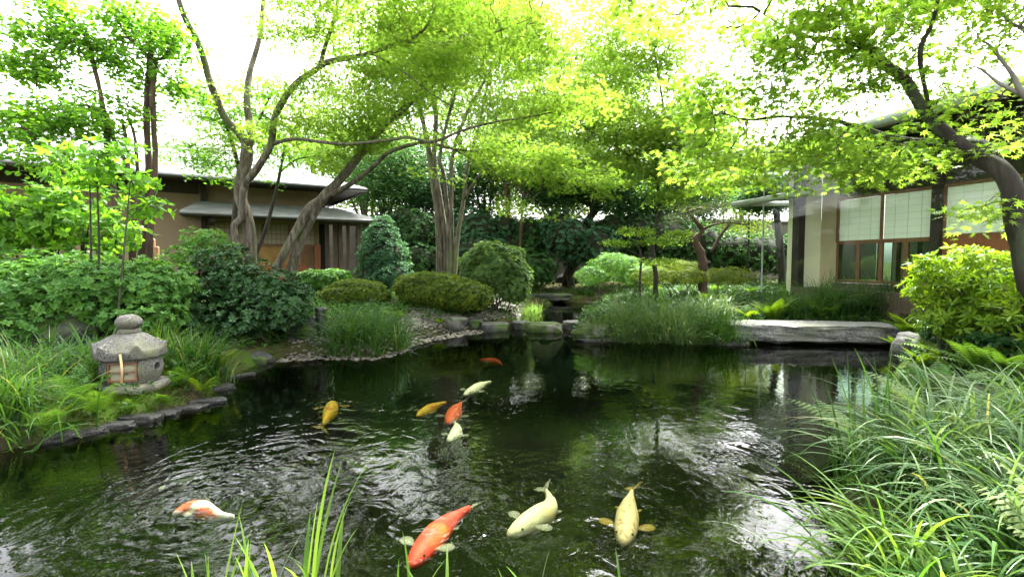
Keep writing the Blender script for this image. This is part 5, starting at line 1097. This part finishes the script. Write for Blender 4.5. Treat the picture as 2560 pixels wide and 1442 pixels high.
shrub('sunlit_sapling', 'sparse sapling with big fresh green leaves before the slim trunks', 'shrub',
    [pb(250, 400, 5.6, 70, 50, .3), pb(320, 450, 5.7, 70, 30, .3), pb(200, 440, 5.6, 80, 30, .3), pb(360, 520, 5.8, 50, 30, .3), pb(160, 380, 5.5, 50, 25, .3), pb(300, 370, 5.6, 40, 20, .3), pb(380, 590, 5.8, 30, 15, .2, .5)],
    210, 4, .09, 'oval', M['round_leaf'], 33, stems=3, stem_m=M['bark_dark'], shell=.2, tilt=(.8, 1.6), base=at(260, 700, 5.8))
shrub('camellia', 'glossy dark green camellia spreading from the trunks down to the water', 'shrub',
    [pb(540, 720, 7.2, 90, 75, .5), pb(640, 720, 7.2, 100, 60, .5), pb(700, 770, 7.0, 80, 60, .5), pb(600, 790, 6.8, 90, 50, .5), pb(560, 650, 7.3, 70, 40, .4, .6), pb(500, 780, 6.6, 50, 60, .4), pb(730, 730, 7.4, 50, 40, .4)],
    2700, 5, .06, 'oval', M['camellia'], 34, stems=9, shell=.55)
shrub('upright_sprig_shrub', 'fresh sprigs of lighter leaves rising left of the maple trunks', 'shrub',
    [pb(510, 600, 7.6, 60, 30, .3), pb(470, 640, 7.4, 50, 30, .3), pb(570, 625, 7.6, 40, 20, .3), pb(400, 660, 7.2, 50, 20, .3)],
    320, 4, .065, 'oval', M['whorl'], 35, stems=6, shell=.3)
shrub('clipped_azalea', 'long clipped azalea cushion with two humps in front of the dome shrub', 'shrub',
    [pb(1085, 725, 10.6, 100, 45, .65), pb(1170, 742, 10.2, 64, 38, .6), pb(1130, 735, 10.4, 90, 42, .65), pb(1040, 715, 10.9, 55, 32, .5)],
    9000, 5, .05, 'small', M['azalea'], 36, stems=5, shell=.85, core=.84, lump=.05, upw=.3)
shrub('clipped_azalea', 'smaller single clipped azalea cushion behind the tall grass tuft', 'shrub',
    [pb(890, 735, 10.6, 82, 36, .6), pb(850, 745, 10.3, 50, 30, .5)],
    4200, 5, .05, 'small', M['azalea'], 37, stems=5, shell=.85, core=.84, lump=.06, upw=.3)
shrub('dome_shrub', 'tall round pale leaved dome shrub behind the long azalea cushion', 'shrub',
    [pb(1238, 668, 11.4, 84, 62, .75), pb(1285, 710, 11.2, 45, 45, .5), pb(1190, 680, 11.5, 40, 40, .5)],
    4200, 6, .058, 'small', M['tobira'], 38, stems=12, shell=.75, lump=.12, core=.55, stem_m=M['bark_dark'])
shrub('conical_evergreen', 'dark blue green conical evergreen at the corner of the brown house', 'shrub',
    [pb(965, 690, 12.6, 72, 50, .7), pb(960, 640, 12.8, 62, 45, .65), pb(955, 595, 12.9, 45, 40, .5), pb(955, 560, 13, 28, 20, .3)],
    2900, 5, .065, 'small', M['evergreen_blue'], 39, stems=5, shell=.8, core=.7)
HD = [
    ([pb(1050, 600, 15.5, 50, 60, .8), pb(1040, 670, 15, 70, 50, .8), pb(1010, 560, 15.6, 30, 30, .5)], 'evergreen', 'dark hedge mass left of the five grey stems'),
    ([pb(1190, 590, 15.5, 80, 52, .8), pb(1190, 650, 15, 90, 50, .8), pb(1260, 580, 15.6, 40, 40, .6)], 'evergreen_blue', 'blue green hedge mass behind the dome shrub'),
    ([pb(1330, 630, 15.5, 45, 70, .7), pb(1340, 690, 14.5, 50, 40, .6)], 'evergreen', 'dark shrub below the straight reddish trunk'),
    ([pb(1420, 610, 15, 70, 65, .9), pb(1490, 640, 14.8, 60, 60, .8), pb(1390, 580, 15.2, 50, 42, .7)], 'evergreen_blue', 'broad dark camellia hedge under the leaning trunk'),
    ([pb(1590, 600, 15.5, 80, 65, .9), pb(1670, 620, 15, 70, 65, .8), pb(1530, 590, 15.3, 40, 50, .6)], 'evergreen', 'dark hedge behind the young layered maple'),
    ([pb(1750, 625, 14.6, 60, 55, .8), pb(1830, 645, 14.6, 85, 50, .8), pb(1900, 650, 14.2, 80, 50, .7), pb(1970, 650, 14.2, 60, 50, .6)], 'evergreen', 'glossy dark hedge seen beside and through the teahouse glass'),
    ([pb(840, 690, 12, 40, 16, .4), pb(780, 700, 11, 60, 22, .4)], 'whorl', 'low leafy shrub in front of the orange doors'),
    ([pb(1120, 590, 17.5, 60, 60, .5), pb(960, 600, 17.5, 60, 60, .5)], 'evergreen', 'dark shrubbery against the garden wall'),
]
for i, (bl3, mt, lab) in enumerate(HD):
    if bl3[0][0][1] > 14: bl3 = [(b[0] * 1.18 - np.array((0, 0, EYE * .18 - .22)), tuple(x * 1.22 for x in b[1]), b[2]) for b in bl3]
    shrub('hedge_shrub', lab, 'shrub', bl3, 1700, 5, .1 if mt != 'whorl' else .06, 'small', M[mt], 60 + i, stems=5, shell=.7, core=.75 if mt != 'whorl' else None)
shrub('bamboo_grass', 'soft mound of light bamboo grass below the young maple', 'bamboo grass',
    [pb(1540, 668, 12, 62, 34, .6), pb(1600, 690, 11.5, 50, 25, .5), pb(1480, 690, 11.6, 40, 25, .5)], 2300, 5, .08, 'thin', M['whorl'], 70, stems=6, shell=.7)
shrub('heather_mound', 'flat feathery yellow green mound left of the crooked pine', 'shrub',
    [pb(1690, 668, 11.5, 60, 18, .6), pb(1640, 690, 11, 60, 20, .5), pb(1720, 690, 11, 50, 20, .5), pb(1820, 690, 11.5, 60, 22, .5)], 2400, 5, .07, 'thin', M['azalea'], 71, stems=6, shell=.7)
shrub('sunlit_shrub', 'bright yellow green pointed leaf shrub at the foot of the near maple', 'shrub',
    [pb(2420, 670, 4.9, 110, 50, .4), pb(2500, 720, 4.7, 100, 80, .5), pb(2350, 720, 5.0, 60, 50, .35), pb(2430, 790, 4.8, 110, 60, .5), pb(2540, 820, 4.5, 90, 80, .5), pb(2320, 660, 5, 35, 18, .2)],
    1150, 6, .085, 'lance', M['lit_shrub'], 72, stems=9, shell=.6, stem_m=M['bark_dark'])
shrub('low_dark_shrub', 'dark broad leaf shrub in the shade under the sunlit shrub', 'shrub',
    [pb(2500, 850, 4.6, 90, 50, .4), pb(2400, 830, 5.1, 70, 35, .4)], 560, 5, .065, 'oval', M['camellia'], 73, stems=7, shell=.5)

# ================================================================== GRASSES
def tufts(*pts): return [on_ground(a, b) if b else at(a, 780, 9.3) for a, b in pts]
grass('grass_tuft', 'big fountain of sedge on the beach beside the black bollard', 'grass tuft', tufts((880, 872), (930, 874), (845, 868), (980, 868), (905, 862), (1000, 872), (855, 866)), 850, .84, M['grass'], 301, .005, (.05, .8), (.5, 1.5), group='sedge tufts round the pond')
G2 = [
    ((520, 930), (470, 915), .55, 420, 'sedge tuft right of the stone lantern leaning over the water', 'grass', (.5, 0)),
    ((430, 900), (400, 880), .5, 260, 'upright sedge tuft close behind the lantern on its right', 'iris', (.1, 0)),
    ((230, 940), (200, 920), .5, 190, 'sedge tuft half hidden behind the left of the lantern', 'grass', (-.3, 0)),
    ((80, 980), (40, 960), .6, 240, 'dark arching sedge tuft at the left edge behind the fern', 'grass', (-.1, -.2)),
    ((40, 1060), (-20, 1050), .6, 260, 'long drooping sedge tuft at the left edge above the water', 'grass', (.2, -.5)),
    ((1530, 838), (1580, 842), .68, 460, 'pale sedge tuft at the left end of the grassy island', 'grass_pale', (-.3, -.4)),
    ((1640, 848), (1700, 850), .74, 560, 'pale sedge tuft arching to the water in the middle of the island', 'grass_pale', (0, -.5)),
    ((1770, 848), (1820, 846), .62, 480, 'sedge tuft on the island right beside the bridge end', 'grass', (.1, -.4)),
    ((1560, 805), (1640, 808), .7, 480, 'sedge tuft on top of the grassy island toward the far pool', 'grass_pale', (-.2, 0)),
    ((1720, 805), (1800, 803), .68, 480, 'sedge tuft on the island crest between the front tufts', 'grass_pale', (.1, 0)),
    ((1780, 775), (1840, 770), .6, 400, 'sedge tuft behind the bridge end on the island', 'grass', (0, 0)),
    ((1560, 765), (1640, 768), .6, 420, 'loose sedge tuft at the back of the island by the far pool', 'grass', (-.2, 0)),
    ((1700, 745), (1760, 748), .55, 420, 'low sedge patch in front of the pine trunk', 'grass', (0, 0)),
    ((1960, 0), (1995, 0), .8, 320, 'sedge tuft by the rocks behind the bridge under the corner wall', 'grass', (0, 0)),
    ((2050, 0), (2110, 0), 1.05, 620, 'sedge tuft behind the bridge below the shoji windows', 'grass', (-.1, 0)),
    ((2170, 0), (2235, 0), 1.0, 560, 'narrow sedge tuft behind the bridge near its right end', 'grass', (.2, 0)),
    ((1455, 735), (1475, 738), .35, 200, 'small sedge tuft on the rock behind the far pool', 'grass', (0, 0)),
    ((1320, 790), (1335, 780), .42, 160, 'iris blades leaning over the far pool below the dome shrub', 'iris', (.3, 0)),
]
for i, (a, b, ln, n_, lab, mt, wd) in enumerate(G2):
    grass('grass_tuft', lab, 'grass tuft', tufts(a, b, ((a[0] + b[0]) / 2, (a[1] + b[1]) / 2)), n_, ln, M[mt], 310 + i, .0056, (.05, .6), (.4, 1.7), wd, group='sedge tufts round the pond', spread=.13 if ln > .4 else .08)
# foreground right sedges
FG = [
    ([(2.05, 2.4), (2.3, 2.5)], .74, 330, 'large pale sedge arching over the right bank below the ferns', 'grass_pale', (-.5, -.2), .0062),
    ([(1.5, 1.92), (1.62, 2.0), (1.42, 1.82)], .6, 230, 'broad bladed green sedge at the bottom right water edge', 'iris', (-.3, .1), .0068),
    ([(1.95, 1.85), (2.1, 1.9)], .66, 300, 'silvery sedge mass filling the bottom right corner', 'grass_pale', (-.3, -.1), .006),
    ([(1.72, 1.6), (1.85, 1.55)], .5, 200, 'darker sedge at the bottom right in front of the silvery one', 'grass', (-.3, -.1), .006),
    ([(2.75, 2.65), (2.95, 2.7)], .7, 330, 'silvery sedge at the right edge under the near fern fronds', 'grass_pale', (-.4, -.3), .006),
    ([(1.42, 1.55), (1.3, 1.5)], .4, 130, 'short green sedge closest to the camera at bottom right', 'iris', (-.1, 0), .0062),
    ([(1.72, 2.5), (1.86, 2.6)], .72, 30, 'tall thin rush blades standing up before the bridge reflection', 'grass', (0, .1), .006),
    ([(1.85, 2.15), (1.95, 2.25)], .66, 240, 'fresh green sedge clump between the broad bladed and the pale sedge', 'grass', (-.4, 0), .0062),
    ([(2.4, 2.05), (2.6, 2.1)], .7, 300, 'sedge clump against the right edge between the silvery clumps', 'grass', (-.3, -.2), .006),
]
for i, (s_, ln, n_, lab, mt, wd, wid_) in enumerate(FG):
    grass('grass_tuft', lab, 'grass tuft', s_, n_, ln, M[mt], 330 + i, wid_, (.0, .65) if i != 6 else (0, .25), (.8, 2.3) if i != 6 else (.05, .5), wd, group='foreground sedges on the near bank', K=12, spread=.075)
# a few blades at the bottom left and centre
FB = [
    ([(-1.02, 1.66)], .36, 9, 'sparse iris blades at the bottom edge, leftmost bunch'), ([(-.86, 1.66)], .46, 9, 'iris blades with one bent tip at the bottom edge below the orange and white koi'),
    ([(-.66, 1.66)], .5, 11, 'tallest iris blades at the bottom edge left of the big red koi'), ([(-.32, 1.64)], .27, 5, 'short iris blade tips at the bottom edge below the big red koi'), ([(.06, 1.64)], .24, 5, 'iris blade tips at the bottom edge below the cream koi'), ([(.36, 1.64)], .24, 4, 'short iris blade tips at the bottom edge below the pale gold koi'),
]
for i, (s_, ln, n_, lab) in enumerate(FB):
    grass('iris_blades', lab, 'iris', s_, n_, ln, M['iris'], 350 + i, .0075, (.0, .35), (.1, .7), (.1, .3), group='iris blades on the near bank', K=10, spread=.035)

# ================================================================== FERNS
def fb(px, py, z=None):
    p = on_ground(px, py) if z is None else on(px, py, z); return p
FERNS = [
    (175, 1010, 9, .42, 'fern', 'lacy fern standing left in front of the lantern', None),
    (240, 1040, 8, .36, 'fern', 'fern trailing down over the kerb to the water', (R(-120), R(0))),
    (450, 965, 9, .32, 'fern', 'small fern at the right foot of the lantern', (R(-100), R(60))),
    (330, 1035, 7, .2, 'fern', 'small fern draped over the kerb before the lantern base', (R(-130), R(0))),
    (415, 1012, 8, .22, 'fern', 'small fern draped over the kerb right of the lantern base', (R(-120), R(20))),
    (500, 985, 9, .26, 'fern_lit', 'light fern covering the point of the kerb', (R(-120), R(40))),
    (120, 1085, 9, .34, 'fern', 'shaded fern over the kerb at the left edge', (R(-120), R(20))),
    (540, 930, 10, .36, 'fern_lit', 'bright fern hanging over the tip of the lantern bank', (R(-100), R(60))),
    (620, 850, 7, .4, 'fern', 'fern under the camellia above the water', (R(-130), R(20))),
    (700, 845, 8, .36, 'fern_lit', 'light fern by the mossy rock next to the bollard', (R(-120), R(20))),
    (1290, 765, 9, .4, 'fern', 'fern below the dome shrub beside the far pool', None),
    (1870, 0, 9, .5, 'fern_lit', 'bright fern on the island behind the bridge end', None),
    (1640, 735, 9, .45, 'fern', 'fern at the back of the island under the young maple', None),
    (1760, 765, 9, .5, 'fern_lit', 'bright fern among the sedges in the middle of the island', None),
    (1880, 740, 9, .5, 'fern', 'fern between the pine and the teahouse glass corner', None),
    (1680, 705, 8, .4, 'fern', 'shaded fern behind the flat feathery mound', None),
    (2060, 0, 9, .6, 'fern', 'fern before the tan wall left of the lower windows', None),
    (1930, 0, 12, .7, 'fern_lit', 'large bright fern in front of the teahouse corner wall', None),
    (1790, 735, 10, .5, 'fern', 'tall upright fern beside the pine trunk', None),
    (1730, 715, 9, .45, 'fern_lit', 'yellow green fern at the foot of the pine', None),
    (2290, 850, 11, .6, 'fern_lit', 'bright long fronded fern at the right end of the bridge', (R(120), R(260))),
    (2380, 920, 11, .6, 'fern_lit', 'fern with long fronds over the water right of the bridge', (R(110), R(280))),
    (2480, 960, 10, .6, 'fern', 'fern at the right edge under the dark shrub', (R(110), R(290))),
    (2560, 880, 9, .6, 'fern_lit', 'upper fern fronds at the right edge below the sunlit shrub', (R(110), R(280))),
    (2250, 880, 9, .4, 'fern_lit', 'low bright fern under the right end of the bridge slab', (R(130), R(290))),
    (2330, 945, 9, .5, 'fern_lit', 'bright fern leaning over the water between bridge and boulder', (R(120), R(290))),
    (2430, 900, 9, .55, 'fern_lit', 'bright fern in front of the dark broad leaf shrub', (R(110), R(280))),
    (2350, 1010, 10, .5, 'fern', 'fine leaved fern beside the big mossy boulder', None),
    (1100, 810, 6, .22, 'fern_lit', 'tiny fern among the stones of the pebble beach', None),
    (990, 800, 8, .36, 'fern_lit', 'pale fern right behind the big sedge fountain', None),
    (1020, 760, 8, .35, 'fern', 'small fern before the left end of the long azalea cushion', None),
    (1500, 820, 8, .25, 'moss', 'low creeping fern on the mossy island tip', None),
]
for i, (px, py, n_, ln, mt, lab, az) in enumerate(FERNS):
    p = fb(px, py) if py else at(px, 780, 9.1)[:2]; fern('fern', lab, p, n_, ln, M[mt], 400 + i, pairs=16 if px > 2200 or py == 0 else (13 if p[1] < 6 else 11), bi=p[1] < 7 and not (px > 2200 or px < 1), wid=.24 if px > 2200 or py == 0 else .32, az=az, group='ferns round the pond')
for i, (x_, y_, z_, n_, ln, lab, az) in enumerate([(2.15, 2.85, .32, 10, .62, 'big pale fern spreading flat fronds over the right foreground sedge', (R(90), R(300))), (2.75, 3.15, .4, 10, .6, 'pale fern at the right edge above the silvery sedge', (R(100), R(280))), (1.78, 1.42, .2, 5, .55, 'very near fern frond cut off by the bottom right corner', (R(80), R(200)))]):
    fern('fern', lab, (x_, y_, gz(x_, y_)), n_, ln, M['fern_pale'], 440 + i, pairs=18, bi=False, az=az, lean=(.9, 1.5) if i < 2 else (.3, .9), group='ferns round the pond', wid=.2)

# ================================================================== GROUND COVER, MOSS
def scatter(name, label, n, size, shape, mat, seed, region, up=.5, zoff=.01, pern=1, kind='stuff', spread=.06, maxh=.0):
    r = np.random.default_rng(seed); P = r.uniform((region[0], region[1]), (region[2], region[3]), (n, 2)); s = np.minimum(sdf(P, MAIN), sdf(P, BACK)); P = P[s > .02]
    f = np.array([noise.noise(Vector((a * .9, b * .9, 3.3))) for a, b in P]); P = P[f > -.25]
    z = height(P); m = len(P); C = np.column_stack([P, z + zoff + r.uniform(0, 1, m) * maxh]); Lv = Leaves(seed); whorls(Lv, C, np.zeros((m, 3)), pern, size, shape, 1.0, (.6, 1.4))
    o = Lv.build(name, mat); return tag(o, label, 'ground cover', kind=kind)
def scatter2(label, n, size, mat, seed, region, excl, pern=4, maxh=.1):
    r = np.random.default_rng(seed); P = r.uniform((region[0], region[1]), (region[2], region[3]), (n, 2)); P = P[(np.minimum(sdf(P, MAIN), sdf(P, BACK)) > .03) & (sdf(P, excl) > .05)]
    C = np.column_stack([P, height(P) + .01 + r.uniform(0, 1, len(P)) * maxh]); Lv = Leaves(seed); whorls(Lv, C, np.zeros((len(C), 3)), pern, size, 'small', 1.0, (.5, 1.3))
    tag(Lv.build('ground_cover', mat), label, 'ground cover', kind='stuff')
scatter2('fresh low leaves covering the soil behind the pebbles', 9000, .05, M['whorl'], 82, (-5.5, 6.5, 1.2, 13), poly([(690, 905), (740, 870), (900, 880), (1000, 838), (1060, 800), (1110, 785), (1200, 795), (1215, 770), (1270, 752), (1310, 775), (1285, 805), (1210, 832), (1040, 862), (930, 900)]))
scatter2('low leafy cover on the island and the far right bank', 8000, .06, M['cover'], 83, (1.5, 7.0, 8, 13), BACK, maxh=.16)
scatter('ground_cover', 'leafy ground cover on the bank under the near maple', 7000, .06, 'small', M['cover'], 84, (1.2, .6, 7.5, 8), pern=4, maxh=.12)
scatter('ground_cover', 'low dark ground cover between the shrubs', 26000, .06, 'small', M['cover'], 81, (-9, 3.5, 9, 18), pern=4, maxh=.18)
def moss_patch(name, label, pts, n, seed):
    r = np.random.default_rng(seed); A = poly(pts); mn, mx_ = A.min(0), A.max(0); P = r.uniform(mn, mx_, (n, 2)); P = P[(sdf(P, A) < 0) & (np.minimum(sdf(P, MAIN), sdf(P, BACK)) > 0)]
    C = np.column_stack([P, height(P) + .004]); Lv = Leaves(seed); whorls(Lv, C, np.zeros((len(C), 3)), 4, .016, 'small', 1.2, (.3, 1.2)); tag(Lv.build(name, M['moss']), label, 'moss', kind='stuff')
moss_patch('moss', 'bright moss on the bank in front of the lantern', [(180, 1085), (270, 1068), (440, 1022), (520, 1003), (560, 962), (480, 930), (250, 960), (120, 1010)], 16000, 91)
